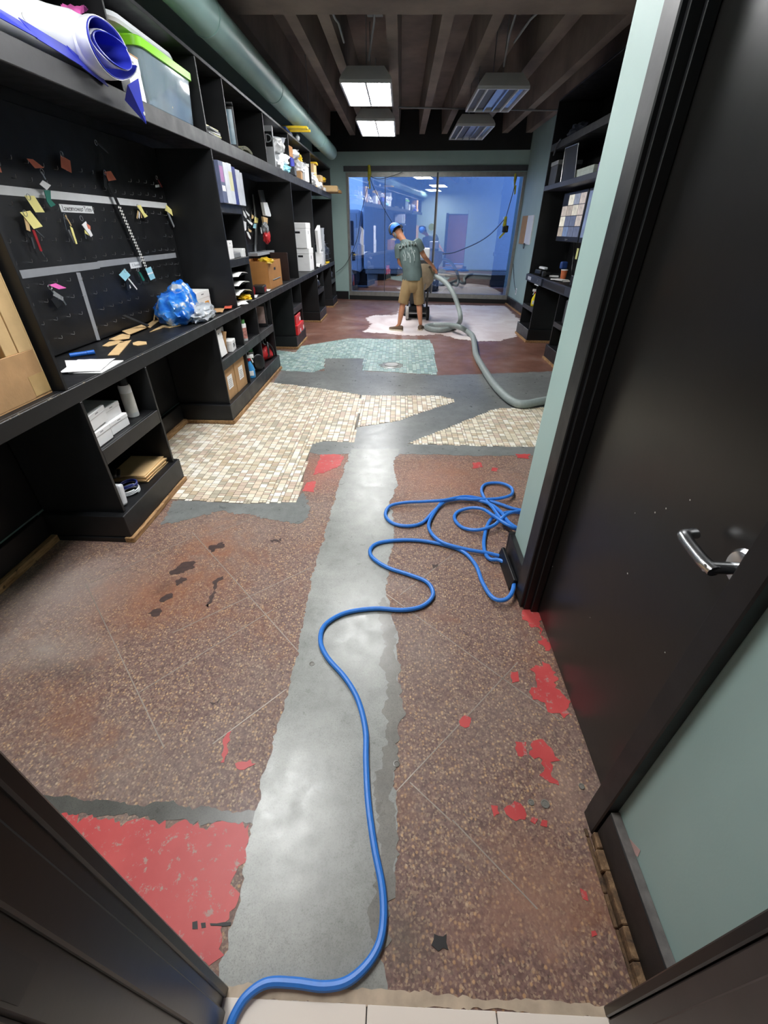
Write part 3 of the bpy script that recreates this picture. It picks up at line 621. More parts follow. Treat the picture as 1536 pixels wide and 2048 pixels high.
# ================================================================== CEILING SERVICES
M('lens_lit', (255, 255, 255), 0.5, emit=LAMP, var=0); M('fixture_white', (206, 208, 210), 0.4, var=0.03); M('louver', (150, 152, 158), 0.18, 0.9, var=0.05)
def fixture(x0, x1, y0, y1, lit, label, z=3.0):
    xc, yc = (x0+x1)/2, (y0+y1)/2
    t = thing('ceiling_light', label, 'ceiling light', (xc, yc, z), 'hanging troffer lights')
    def ring(d, zz): return [V((x0+d, y0+d, zz)), V((x1-d, y0+d, zz)), V((x1-d, y1-d, zz)), V((x0+d, y1-d, zz))]
    loft('housing', [ring(0.0, z+0.03), ring(0.02, z+0.07), ring(0.09, z+0.16)], 'fixture_white', t)
    bm = bmesh.new()
    for a, b in (((x0, y0), (x1, y0+0.022)), ((x0, y1-0.022), (x1, y1)), ((x0, y0+0.022), (x0+0.022, y1-0.022)), ((x1-0.022, y0+0.022), (x1, y1-0.022))): bx(bm, (a[0], a[1], z), (b[0], b[1], z+0.03))
    obj('frame', bm, 'fixture_white', t)
    if lit:
        for a, b in ((x0+0.022, xc-0.012), (xc+0.012, x1-0.022)): box('lens', (a, y0+0.022, z+0.012), (b, y1-0.022, z+0.02), 'lens_lit', t, 0)
        box('centre_bar', (xc-0.012, y0+0.022, z+0.004), (xc+0.012, y1-0.022, z+0.025), 'fixture_white', t, 0)
    else:
        for k in range(1, 5):
            x = x0+(x1-x0)*k/5; box('louver_blade', (x-0.010, y0+0.022, z+0.002), (x+0.010, y1-0.022, z+0.03), 'fixture_white' if k in (1, 4) else 'louver', t, 0)
        for k in range(5):
            xa = x0+(x1-x0)*k/5+0.012; xb = x0+(x1-x0)*(k+1)/5-0.012; box('reflector', (max(xa, x0+0.023), y0+0.023, z+0.024), (min(xb, x1-0.023), y1-0.023, z+0.029), 'louver' if k in (2, 4) else 'dark_grey', t, 0)
    for y in (y0+0.2, y1-0.2): tube('hanger', [(xc, y, z+0.16), (xc, y, 3.74)], 0.006, 'mid_grey', t, 6)
    return t
fixture(-0.76, -0.152, 6.83, 7.98, True, 'lit troffer light nearest the beam, left row'); fixture(-0.76, -0.14, 8.93, 10.28, True, 'lit troffer light farther back, left row')
fixture(0.88, 1.50, 7.08, 8.30, False, 'unlit louvred troffer light on the right, nearer one'); fixture(0.86, 1.49, 9.28, 10.6, False, 'unlit louvred troffer light on the right, farther one')
fixture(-0.72, -0.10, 3.35, 4.55, True, 'lit troffer light above the top edge of the picture, over the tiles'); fixture(-1.25, -0.65, 1.1, 2.3, True, 'lit troffer light over the near end of the room')
# round duct
M('duct_teal', (128, 158, 152), 0.42, var=0.08, scale=4)
du = thing('air_duct', 'round teal-painted air duct above the left shelving', 'duct', (-1.5, 6.5, 2.78))
ys = [0.6, 2.6, 4.6, 6.6, 8.2, 9.8, 11.45]
for a, b in zip(ys, ys[1:]): turned('duct_section', [(0.125, 0), (0.125, b-a-0.01)], 'duct_teal', du, frame3((-1.5, a, 2.905), (1, 0, 0), (0, 0, -1)), 24)
for a in ys[1:-1]: turned('duct_collar', [(0.129, 0), (0.131, 0.02), (0.129, 0.04)], 'duct_teal', du, frame3((-1.5, a-0.02, 2.905), (1, 0, 0), (0, 0, -1)), 24)
for y in (1.6, 4.95, 9.0): box('duct_strap', (-1.505, y, 3.03), (-1.495, y+0.03, 3.745 if y != 4.95 else 3.218), 'mid_grey', du, 0)
# conduits
def cond(pts, label, r=0.011): tube('conduit', pts, r, 'mid_grey', label=label, cat='conduit', group='ceiling conduits')
a = OY(668, 2, 5.9); a.z = 3.3
cond([V((a.x-0.03, 5.76, 3.30)), V((a.x-0.02, 6.1, 3.30)), V((a.x, 6.2, 3.30)), V((a.x+0.02, 6.5, 3.24))], 'short grey conduit stub hanging near the left lit light')
cond([V((1.30, 5.75, 3.32)), V((1.22, 6.2, 3.32)), V((1.14, 6.5, 3.24))], 'short grey conduit stub on the right by the beam')
cond([V((-0.3, 5.75, 3.37)), V((-0.33, 6.4, 3.37)), V((-0.42, 6.9, 3.20))], 'thin grey conduit leading to the nearer lit light'); box('junction_box', (-0.40, 6.26, 3.385), (-0.24, 6.38, 3.42), 'mid_grey', label='grey junction box over the nearer lit light', cat='junction box')
cond([V((1.02, 5.75, 3.34)), V((1.10, 6.6, 3.32)), V((1.16, 7.1, 3.20))], 'thin grey conduit leading to the nearer unlit light')
cond([V((-0.1, 9.85, 3.32)), V((1.0, 9.95, 3.32)), V((2.2, 10.0, 3.315)), V((2.79, 9.9, 3.30))], 'long thin pipe crossing under the ceiling to the right wall', 0.012)

# ================================================================== SMALL THINGS: builders
CZ = 0.9318           # worktop surface
SZ = 2.2365           # long shelf surface
def blob(name, size, mtx, mat, amp=0.25, freq=3.0, seed=0, sub=3, flatz=True, parent=None, **k):
    bm = bmesh.new(); bmesh.ops.create_icosphere(bm, subdivisions=sub, radius=0.5)
    for v in bm.verts:
        n = v.co.normalized(); d = mnoise.noise(n*freq+V((seed, seed*2, 0)))*amp+abs(mnoise.noise(n*freq*2.3+V((seed, 0, 0))))*amp*0.7
        v.co = v.co*(1+d)
        if flatz and v.co.z < -0.36: v.co.z = -0.36
        v.co = V((v.co.x*size[0], v.co.y*size[1], (v.co.z+(0.36 if flatz else 0.5))*size[2]))
    bmesh.ops.transform(bm, matrix=mtx, verts=bm.verts)
    return obj(name, bm, mat, parent, smooth=True, **k)
def sheet(name, w, l, mtx, mat, bend=0.0, crumple=0.0, seed=0, th=0.0012, nx=6, ny=8, parent=None, rest=None, **k):
    bm = bmesh.new(); G = []
    for j in range(ny+1):
        row = []
        for i in range(nx+1):
            u, v = i/nx-0.5, j/ny-0.5
            row.append(V((u*w, v*l, bend*(1-4*v*v)+crumple*mnoise.noise(V((u*5+seed, v*5, seed))))))
        G.append(row)
    z_ = min(p.z for r in G for p in r)
    for r in G:
        for p in r: p.z -= z_
    A = [[bm.verts.new(p) for p in r] for r in G]; B = [[bm.verts.new(p+V((0, 0, th))) for p in r] for r in G]
    for j in range(ny):
        for i in range(nx):
            bm.faces.new((A[j][i], A[j+1][i], A[j+1][i+1], A[j][i+1])); bm.faces.new((B[j][i], B[j][i+1], B[j+1][i+1], B[j+1][i]))
    for j in range(ny):
        bm.faces.new((A[j][0], B[j][0], B[j+1][0], A[j+1][0])); bm.faces.new((A[j][nx], A[j+1][nx], B[j+1][nx], B[j][nx]))
    for i in range(nx):
        bm.faces.new((A[0][i], A[0][i+1], B[0][i+1], B[0][i])); bm.faces.new((A[ny][i], B[ny][i], B[ny][i+1], A[ny][i+1]))
    bmesh.ops.transform(bm, matrix=mtx, verts=bm.verts); bmesh.ops.recalc_face_normals(bm, faces=bm.faces); rest_on(bm, rest)
    return obj(name, bm, mat, parent, smooth=True, **k)
def mpt(m, p): return m @ V(p)
def whitebox(label, size, mtx, group=None, name='white_box', mat='white_paper', lidh=0.35, cat='box'):
    t = thing(name, label, cat, mtx.translation, group)
    rbox('body', (size[0]-0.004, size[1]-0.004, size[2]*(1-lidh*0.2)), mtx, mat, t, 0.002); rbox('lid', (size[0], size[1], size[2]*lidh), mtx @ Matrix.Translation((0, 0, size[2]*(1-lidh))), mat, t, 0.003)
    box_mark = mtx @ Matrix.Translation((size[0]/2+0.0006, 0, size[2]*0.82))
    rbox('print_mark', (0.0008, size[1]*0.16, size[2]*0.05), box_mark, 'mid_grey', t, 0)
    return t
def carton(label, size, mtx, mat='cardboard', group=None, labelled=True, name='cardboard_box'):
    t = thing(name, label, 'box', mtx.translation, group); s = size
    rbox('body', (s[0], s[1], s[2]-0.004), mtx, mat, t, 0.003)
    for q in (-1, 1): rbox('flap', (s[0]/2-0.0015, s[1], 0.0035), mtx @ Matrix.Translation((q*s[0]/4, 0, s[2]-0.0038)), mat, t, 0.001)
    rbox('tape', (0.05, s[1]+0.001, 0.0006), mtx @ Matrix.Translation((0, 0, s[2]-0.0002)), M('packing_tape', (190, 158, 108), 0.25), t, 0)
    if labelled:
        rbox('label', (0.001, s[1]*0.42, s[2]*0.42), mtx @ Matrix.Translation((s[0]/2+0.0004, 0.02*s[1], s[2]*0.32)), 'white_paper', t, 0)
        for i in range(5): rbox('print_line', (0.0006, s[1]*(0.30-0.03*(i % 3)), 0.004), mtx @ Matrix.Translation((s[0]/2+0.0012, 0.02*s[1], s[2]*(0.38+0.055*i))), 'dark_grey', t, 0)
    return t
def can(label, p, r, h, body, cap, name='spray_can', band=None, tilt=None, cat='can'):
    t = thing(name, label, cat, p); m = T(p) @ (tilt or Matrix.Identity(4))
    turned('body', [(r*0.94, 0), (r, 0.004), (r, h*0.78), (r*0.9, h*0.82)], body, t, m, 20); turned('cap', [(r*0.78, h*0.815), (r*0.78, h*0.97), (r*0.70, h)], cap, t, m, 18)
    if band: turned('label_band', [(r*1.004, h*0.12), (r*1.008, h*0.13), (r*1.008, h*0.62), (r*1.004, h*0.63)], band, t, m, 20)
    return t
def spraybottle(label, p, h, body, head, rz=0.0, neck=None, group=None):
    t = thing('spray_bottle', label, 'bottle', p, group); m = T(p, rz); r = h*0.17
    def el(a, b, z, n=16): return [mpt(m, (a*math.cos(2*PI*k/n), b*math.sin(2*PI*k/n), z)) for k in range(n)]
    loft('body', [el(r*0.9, r*0.6, 0), el(r, r*0.66, h*0.02), el(r, r*0.66, h*0.32), el(r*0.8, r*0.56, h*0.45), el(r*0.42, r*0.4, h*0.58), el(r*0.32, r*0.32, h*0.66)], body, t)
    turned('collar', [(r*0.42, h*0.655), (r*0.42, h*0.74)], neck or head, t, m, 14)
    rbox('trigger_head', (r*1.9, r*0.5, h*0.13), m @ T((r*0.2, 0, h*0.745)), head, t, 0.006); rbox('trigger', (0.012, r*0.34, h*0.2), m @ T((r*0.85, 0, h*0.57), 0, 0, -0.3), head, t, 0.003)
    rbox('label', (r*1.2, r*1.34, h*0.2), m @ T((0, 0, h*0.09)), 'white_plastic', t, 0.004)
    return t

# ------------------------------------------------------------------ pegboard one (keys)
pg = thing('pegboard', 'black pegboard with rows of wire hooks behind the near worktop', 'pegboard', (-2.09, 3.4, 0.94))
PX = -2.075
box('board', (-2.0955, 2.01, 0.94), (PX, 4.555, 2.135), 'black_paint', pg, 0.002)
bm = bmesh.new(); sweep(bm, [V((0, 0, 0)), V((0.022, 0, -0.002)), V((0.026, 0, 0.004)), V((0.027, 0, 0.016))], 0.0013, 5); HOOK = mesh_from(bm, 'hook'); HOOK.materials.append(MATS['steel'])
for j, z in enumerate((1.02, 1.12, 1.22, 1.31, 1.42, 1.52, 1.62, 1.68, 1.80, 1.88)):
    for i in range(17):
        y = 2.55+i*0.118+(0.02 if j % 2 else 0)
        if y < 4.5 and R.random() < 0.88: inst('hook', HOOK, (PX, y, z+0.006*math.sin(i)), pg)
M('tape_white', (222, 224, 226), 0.5, var=0.04); M('tape_grey', (140, 143, 148), 0.45, var=0.06)
box('tape_strip', (PX-0.0005, 2.02, 1.727), (PX+0.001, 4.55, 1.768), 'tape_white', pg, 0); box('tape_strip', (PX-0.0005, 2.55, 1.352), (PX+0.001, 3.30, 1.392), 'tape_grey', pg, 0); box('tape_strip', (PX-0.0005, 3.295, 1.358), (PX+0.0012, 4.50, 1.396), 'tape_grey', pg, 0)
sl = [OX(152, 545, PX), OX(160, 545, PX), OX(200.5, 680, PX), OX(193.5, 680.5, PX)]; slab('tape_strip', sl, (1, 0, 0), 0.001, 'tape_grey', pg)
c = OX(155, 418, PX+0.002); rbox('paper_label', (0.0012, 0.33, 0.040), T((PX+0.0008, c.y, c.z-0.02)), 'tape_white', pg, 0); text('handwriting', 'Lawnmower Trim', frame3((PX+0.0018, c.y, c.z), (0, 1, 0), (0, 0, 1)), 0.04, 'dark_grey', pg, 0.0003)
c = OX(272, 530, PX+0.002); rbox('paper_label', (0.0012, 0.17, 0.04), T((PX+0.0014, c.y, c.z-0.02)), 'tape_white', pg, 0); text('handwriting', 'E. Scooter', frame3((PX+0.0024, c.y, c.z), (0, 1, 0), (0, 0, 1)), 0.026, 'dark_grey', pg, 0.0003)
M('tag_orange', (206, 116, 92), 0.6); M('tag_yellow', (232, 222, 142), 0.6); M('tag_blue', (152, 206, 222), 0.6); M('tag_pink', (236, 110, 190), 0.6); M('tag_white', (236, 236, 238), 0.5); M('tag_green', (22, 112, 96), 0.5); M('red_plastic', (150, 28, 36), 0.4)
def keyset(label, quads, extra, px, x=PX+0.03):
    """quads: (pixel corners, material); built as thin tags standing off the board, ring and key blades below"""
    c = OX(*px, x); t = thing('key_set', label, 'keys', c, 'keys and tags on the near pegboard')
    def cl(p): p.y = min(p.y, 4.553); return p
    for q, mt, th in quads: slab('tag', [cl(OX(a, b, x)) for a, b in q], (1, 0, 0.15), th, mt, t)
    tube('ring', [c+V((0.002, 0.014*math.cos(k*PI/6), 0.014*math.sin(k*PI/6))) for k in range(12)], 0.0014, 'steel', t, 6, True)
    for i, (a, b, wd, mt) in enumerate(extra):
        A, B = OX(*a, x-0.006-0.002*i), OX(*b, x-0.006-0.002*i); d = (B-A).normalized(); n = V((0, -d.z, d.y))*wd/2
        slab('key_blade', [A-n, B-n*0.8, B+n*0.8, A+n], (1, 0, 0), 0.003, mt, t)
    return t
def Z2(p): return (p[0]/5.85, 270+p[1]/5.85)
def Z3(p): return (200+p[0]/5.85, 270+p[1]/5.85)
def qz(f, *ps): return [f(p) for p in ps]
keyset('orange key tag over a white tag and a teal fob, above the white tape', [(qz(Z2, (310, 275), (385, 285), (515, 385), (410, 390)), 'tag_orange', 0.001), (qz(Z2, (495, 530), (592, 590), (545, 645), (460, 575)), 'tag_white', 0.003), (qz(Z2, (510, 645), (585, 650), (590, 760), (645, 820), (590, 845), (545, 780)), 'tag_green', 0.004)], [(Z2((480, 430)), Z2((530, 520)), 0.012, 'steel')], Z2((490, 430)))
keyset('creased orange key tag right of the one with the teal fob', [(qz(Z2, (705, 235), (820, 300), (838, 445), (715, 380)), 'tag_orange', 0.0012)], [(Z2((720, 200)), Z2((725, 240)), 0.006, 'steel')], Z2((720, 225)))
keyset('orange key tag at the left edge of the picture', [(qz(Z2, (-60, 330), (0, 375), (22, 440), (-40, 430)), 'tag_orange', 0.001)], [(Z2((-30, 300)), Z2((-20, 340)), 0.006, 'steel')], Z2((-30, 320)))
keyset('upper blank yellow key tag under the white tape', [(qz(Z2, (285, 708), (400, 712), (522, 905), (415, 905)), 'tag_yellow', 0.001)], [(Z2((330, 760)), Z2((420, 930)), 0.006, 'dark_grey')], Z2((330, 725)))
keyset('lower yellow key tag with a key and a red ribbed screwdriver', [(qz(Z2, (232, 905), (350, 885), (498, 1070), (395, 1100), (275, 950)), 'tag_yellow', 0.001)], [(Z2((300, 960)), Z2((330, 1120)), 0.03, 'cardboard_light'), (Z2((385, 1110)), Z2((480, 1360)), 0.02, 'red_plastic'), (Z2((480, 1360)), Z2((520, 1425)), 0.004, 'steel'), (Z2((415, 1110)), Z2((512, 1200)), 0.005, 'steel'), (Z2((365, 1195)), Z2((400, 1330)), 0.012, 'dark_grey'), (Z2((310, 1110)), Z2((345, 1200)), 0.022, 'black_plastic')], Z2((290, 915)))
keyset('long yellow and grey knife-shaped key on a wire loop', [(qz(Z2, (815, 1065), (845, 1090), (902, 1275), (885, 1275), (850, 1180)), 'tag_yellow', 0.003)], [(Z2((740, 960)), Z2((775, 1110)), 0.004, 'steel'), (Z2((760, 940)), Z2((830, 1060)), 0.01, 'cardboard_light'), (Z2((800, 1110)), Z2((870, 1260)), 0.014, 'mid_grey')], Z2((760, 950)))
keyset('bunch of white, yellow and orange keys on a big ring', [(qz(Z2, (955, 1050), (1000, 1010), (1082, 1175), (1060, 1195)), 'tag_white', 0.003), (qz(Z2, (1005, 1035), (1050, 1065), (1055, 1110), (1025, 1095)), 'tag_orange', 0.004), (qz(Z2, (985, 1110), (1040, 1180), (990, 1150)), 'tag_yellow', 0.004)], [(Z2((990, 1150)), Z2((1005, 1215)), 0.008, 'steel')], Z2((950, 975)))
keyset('hot pink key tag over a black car remote', [(qz(Z2, (560, 1755), (650, 1735), (775, 1790), (690, 1805)), 'tag_pink', 0.001)], [(Z2((580, 1790)), Z2((630, 1860)), 0.004, 'steel'), (Z2((620, 1850)), Z2((735, 1920)), 0.03, 'mid_grey'), (Z2((620, 1900)), Z2((690, 2010)), 0.055, 'black_plastic'), (Z2((730, 1930)), Z2((770, 1990)), 0.014, 'steel')], Z2((580, 1780)))
keyset('dull orange tag at the head of the checked lanyard', [(qz(Z3, (50, 430), (125, 422), (190, 525), (100, 540)), 'tag_orange', 0.001)], [(Z3((50, 440)), Z3((60, 620)), 0.035, 'black_plastic'), (Z3((100, 600)), Z3((130, 690)), 0.012, 'steel')], Z3((55, 440)))
keyset('grey rag-like key fob hanging highest on the pegboard', [(qz(Z2, (1110, 80), (1160, 100), (1250, 190), (1262, 215), (1190, 230))[:4], 'dark_grey', 0.004)], [(Z2((1180, 200)), Z2((1215, 330)), 0.006, 'dark_grey')], Z2((1120, 90)))
keyset('small maroon key with a white label near the right end of the tape', [(qz(Z3, (645, 585), (690, 580), (692, 610), (650, 615)), 'tag_white', 0.002)], [(Z3((680, 530)), Z3((725, 610)), 0.014, 'red_plastic'), (Z3((640, 500)), Z3((690, 570)), 0.03, 'black_plastic')], Z3((660, 500)))
keyset('bunch of yellow-tagged brass keys right of the lanyard', [(qz(Z3, (425, 825), (470, 820), (515, 910), (555, 950), (520, 970), (470, 890)), 'tag_yellow', 0.004)], [(Z3((445, 890)), Z3((430, 975)), 0.012, 'cardboard_light'), (Z3((460, 900)), Z3((455, 975)), 0.012, 'tag_white'), (Z3((475, 900)), Z3((485, 970)), 0.012, 'cardboard_light')], Z3((440, 835)))
keyset('yellow tag with a long flat grey key at the right end of the pegboard', [(qz(Z3, (775, 815), (912, 880), (890, 950), (800, 905), (760, 880)), 'tag_yellow', 0.001)], [(Z3((790, 900)), Z3((865, 1075)), 0.028, 'mid_grey')], Z3((775, 870)))
keyset('pale blue diamond tag with a black remote, under the grey tape', [(qz(Z3, (285, 1565), (355, 1640), (295, 1710), (220, 1635)), 'tag_blue', 0.0015)], [(Z3((330, 1680)), Z3((430, 1805)), 0.014, 'tag_white'), (Z3((380, 1740)), Z3((430, 1800)), 0.010, 'red_plastic'), (Z3((315, 1700)), Z3((335, 1820)), 0.04, 'black_plastic'), (Z3((340, 1760)), Z3((355, 1790)), 0.018, 'tag_white')], Z3((290, 1585)))
keyset('small teal plastic key under the paper label', [(qz(Z3, (445, 1600), (470, 1610), (520, 1700), (500, 1710)), 'tag_green', 0.004)], [(Z3((430, 1570)), Z3((460, 1660)), 0.02, 'dark_grey')], Z3((440, 1575)))
ld = thing('lanyard', 'black and white checked lanyard with pale blue end hanging across the pegboard', 'lanyard', OX(*Z3((90, 580)), PX+0.035))
pa, pb = OX(*Z3((100, 560)), PX+0.03), OX(*Z3((545, 1560)), PX+0.03); n_ = 54
M('lanyard_white', (220, 220, 214), 0.7)
for i in range(n_):
    for s in (0, 1):
        q = pa+(pb-pa)*((i+0.5)/n_); d = (pb-pa).normalized(); nn = V((0, -d.z, d.y)); o_ = q+nn*(0.009*(1 if s else -1)); h_ = d*((pb-pa).length/n_/2)
        slab('lanyard_check', [o_-h_-nn*0.009, o_+h_-nn*0.009, o_+h_+nn*0.009, o_-h_+nn*0.009], (1, 0, 0), 0.0015, 'lanyard_white' if (i+s) % 2 and i > 12 else 'black_plastic', ld)
slab('lanyard_end', [OX(*Z3(p), PX+0.031) for p in ((530, 1565), (590, 1540), (645, 1675), (590, 1700))], (1, 0, 0), 0.003, 'tag_blue', ld); slab('lanyard_band', [OX(*Z3(p), PX+0.0345) for p in ((555, 1620), (618, 1600), (622, 1615), (560, 1637))], (1, 0, 0), 0.001, 'tag_white', ld)

# ------------------------------------------------------------------ near worktop
cb = thing('cardboard_box', 'large open cardboard box at the left edge, on the worktop', 'box', (-1.86, 1.5, CZ)); C1, C2 = 'cardboard', 'cardboard_light'
bx0, bx1, by0, by1, bh = -2.08, -1.655, 1.08, 1.955, 0.80
box('bottom', (bx0, by0, CZ), (bx1, by1, CZ+0.006), C1, cb, 0); box('back_wall', (bx0, by0, CZ+0.007), (bx0+0.006, by1, CZ+bh), C2, cb, 0.001); box('side_wall', (bx0+0.007, by1-0.006, CZ+0.007), (bx1, by1, CZ+bh), C2, cb, 0.001); box('side_wall', (bx0+0.007, by0, CZ+0.007), (bx1, by0+0.006, CZ+bh), C2, cb, 0.001)
box('front_wall', (bx1-0.006, by0+0.007, CZ+0.007), (bx1, by1-0.007, CZ+0.20), C1, cb, 0.001)
for a, e, dx in ((by1-0.085, by1-0.007, 0), (by1-0.155, by1-0.088, 0.004)): box('corner_strip', (bx1-0.0065-dx, a, CZ+0.2005), (bx1-0.001-dx, e, CZ+bh), C2, cb, 0.001)
rbox('front_flap', (0.16, 0.62, 0.005), T((bx1-0.10, 1.44, CZ+0.250), 0, 0, 0.62), C1, cb, 0.001); rbox('inner_flap', (0.30, 0.62, 0.005), T((bx1-0.17, 1.44, CZ+0.335), 0, 0, 0.1), C2, cb, 0.001)
slab('tape', [V((bx1+0.0006, by1-0.002, CZ+0.012)), V((bx1+0.0006, by1-0.10, CZ+0.012)), V((bx1+0.0006, by1-0.10, CZ+0.10)), V((bx1+0.0006, by1-0.002, CZ+0.10))], (1, 0, 0), 0.0006, M('packing_tape', (190, 158, 108), 0.25), cb)
sheet('white_tissue', 0.18, 0.14, T((-1.80, 1.36, CZ+0.352), 0.3), 'white_plastic', 0.015, 0.03, 3, label='crumpled white plastic sheet in the open cardboard box', cat='plastic sheet')
slab('paper_stack', [FL(130, 722, CZ+0.0005), FL(137, 747, CZ+0.0005), FL(203, 747, CZ+0.0005), FL(247, 722, CZ+0.0005)], (0, 0, 1), 0.004, 'white_paper', label='loose stack of white paper on the near worktop', cat='paper')
sheet('paper_sheet', 0.20, 0.27, T(FL(178, 731, CZ+0.007), 0.25), 'white_paper', 0.002, 0.003, 1, label='top white sheet lying askew on the paper stack', cat='paper')
a, b = FL(139, 711, CZ+0.013), FL(189, 704, CZ+0.013); M('marker_blue', (22, 96, 190), 0.45)
mk = thing('marker', 'fat blue marker lying above the white paper', 'marker', (a+b)/2); d_ = (b-a); tube('barrel', [a, a+d_*0.68], 0.0125, 'marker_blue', mk, 12); tube('cap', [a+d_*0.69, b], 0.0135, 'marker_blue', mk, 12)
def Z0(p): return (p[0]/3.2, 560+p[1]/3.2)
def scrap(pts, label, dz=0.0, mat='cardboard_light'):
    slab('cardboard_strip', [FL(*Z0(p), CZ+0.0008)+V((0, 0, dz)) for p in pts], (0, 0, 1), 0.004, mat, label=label, cat='cardboard', group='torn cardboard on the worktop')
scrap([(690, 485), (770, 400), (840, 388), (760, 482)], 'wide torn cardboard strip nearest the paper stack'); scrap([(655, 425), (700, 398), (760, 390), (800, 398), (690, 428)], 'short cardboard strip against the pegboard', 0.0)
scrap([(700, 388), (785, 352), (836, 362), (828, 382), (740, 394)], 'stubby cardboard strip lapping over the short one', 0.0055); scrap([(785, 340), (830, 362), (955, 310), (935, 290)], 'bent cardboard strip running towards the black bar', 0.011)
scrap([(958, 335), (1050, 287), (1157, 279), (1157, 291), (1085, 308), (1050, 304)], 'long pale cardboard sliver beside the blue bag', 0.0); scrap([(850, 405), (885, 394), (938, 398), (940, 413), (880, 422), (853, 418)], 'small torn cardboard scrap in the middle of the worktop', 0.0)
scrap([(925, 300), (990, 255), (1022, 262), (960, 308)], 'cardboard strip end lying under the black bar', 0.0)
p0 = FL(*Z0((985, 262)), CZ+0.012); slab('cardboard_strip', [p0, p0+V((-0.03, 0.05, 0)), V((PX+0.02, p0.y+0.20, 1.06)), V((PX+0.02, p0.y+0.14, 1.055))], (0.6, 0, 0.4), 0.003, 'cardboard_light', label='pointed cardboard strip leaning up against the pegboard', cat='cardboard', group='torn cardboard on the worktop')
a, b = V((-2.045, OX(*Z0((785, 245)), -2.045).y, 1.04)), FL(*Z0((940, 300)), CZ+0.02)
slab('black_bar', [a, b, b+V((0.0, 0.035, 0.0)), a+V((0, 0.04, 0.0))], (0.3, 0, 0.9), 0.008, 'black_plastic', label='flat black bar propped against the pegboard', cat='bar')
# blue plastic bag, bottle, box
g = N('thin_blue_plastic'); g.base(g.ramp(g.noise(9, 3), [(0.40, lin((24, 104, 214))), (0.56, lin((70, 150, 235))), (0.62, lin((205, 214, 222)))])); g.rough(0.22); g.b.inputs['Transmission Weight'].default_value = 0.25
bc = FL(390, 640, CZ); M('clear_wrap', (206, 212, 218), 0.15, trans=0.35, var=0.1, scale=30)
bg_ = thing('plastic_bag', 'crumpled blue plastic bag with clear wrap on the worktop', 'bag', (-1.80, bc.y, CZ))
blob('bag_body', (0.30, 0.50, 0.26), T((-1.84, bc.y-0.10, CZ+0.001), 0.3), 'thin_blue_plastic', 0.22, 2.6, 4, 4, parent=bg_); blob('bag_fold', (0.22, 0.30, 0.30), T((-1.86, bc.y+0.10, CZ+0.02), 0.2), 'thin_blue_plastic', 0.26, 2.4, 9, 4, parent=bg_); blob('clear_wrap', (0.20, 0.46, 0.14), T((-1.70, bc.y+0.04, CZ+0.001), 0.1), 'clear_wrap', 0.25, 3.5, 2, 4, parent=bg_)
p = FL(325, 643, CZ); t = thing('clear_cup', 'clear plastic cup lying on its side by the blue bag', 'cup', p); turned('cup_body', [(0.028, 0), (0.030, 0.004), (0.040, 0.10), (0.038, 0.10), (0.027, 0.006)], M('clear_plastic', (220, 226, 232), 0.08, trans=0.8, var=0.02), t, frame3(p+V((0.05, -0.06, 0.0415)), (0, 0, 1), (0.7, 0.6, 0)), 20)
p = OX(415, 606, -1.93); whitebox('white box with an orange mark standing behind the blue bag', (0.20, 0.34, 0.17), T((-1.93, 4.33, CZ)), name='white_box'); rbox('orange_sticker', (0.001, 0.08, 0.03), T((-1.8285, 4.40, CZ+0.05)), M('orange_mark', (228, 160, 60), 0.5), label='small orange sticker on the white box behind the bag', cat='sticker')
sheet('kraft_paper', 0.14, 0.22, T((-1.72, 4.32, CZ+0.002), 0.2), 'cardboard', 0.012, 0.01, 5, label='crumpled kraft paper by the upright panel, beside the blue bag', cat='paper'); sheet('red_leaflet', 0.07, 0.16, T((-1.66, 4.47, CZ+0.016), 0.3), M('leaflet_red', (206, 92, 70), 0.5), 0.004, 0.004, 6, label='small red leaflet at the foot of the upright panel', cat='leaflet')

# ------------------------------------------------------------------ nearest base unit
sz = 0.5772
whitebox('white carton on the lower left of the near base shelf', (0.26, 0.17, 0.085), T((-1.765, 2.145, sz), 0.02), 'small white cartons'); whitebox('tilted white carton on top of the left pair, near base shelf', (0.26, 0.17, 0.085), T((-1.77, 2.165, sz+0.097), 0.05, 0.05), 'small white cartons')
whitebox('white carton at the bottom of the right pair, near base shelf', (0.25, 0.18, 0.075), T((-1.775, 2.345, sz), -0.03), 'small white cartons'); whitebox('white carton lying on the right pair, near base shelf', (0.24, 0.18, 0.075), T((-1.79, 2.335, sz+0.0755), 0.02), 'small white cartons'); whitebox('white carton standing behind the others, near base shelf', (0.14, 0.34, 0.20), T((-1.995, 2.28, sz), 0.0), 'small white cartons')
can('white spray can with black cap on the near base shelf', (-1.70, 2.565, sz), 0.036, 0.245, 'white_paper', 'black_plastic', band=M('pale_label', (206, 204, 196), 0.5))
M('manila', (226, 190, 138), 0.65, var=0.06); sz = 0.1845
for i in range(9): rbox('envelope', (0.25-0.008*(i % 3), 0.29-0.012*(i % 2), 0.004), T((-1.76+0.006*math.sin(i*2.1), 2.525+0.008*math.cos(i*3), sz+0.0005+i*0.0055), 0.03*math.sin(i*1.7)), 'manila', None, 0, label='manila envelope, %s of the stack in the near base unit' % ('bottom one', 'eighth from the top', 'seventh from the top', 'sixth from the top', 'fifth from the top', 'fourth from the top', 'third from the top', 'second from the top', 'topmost')[i], cat='envelope', group='manila envelopes in the near base unit')
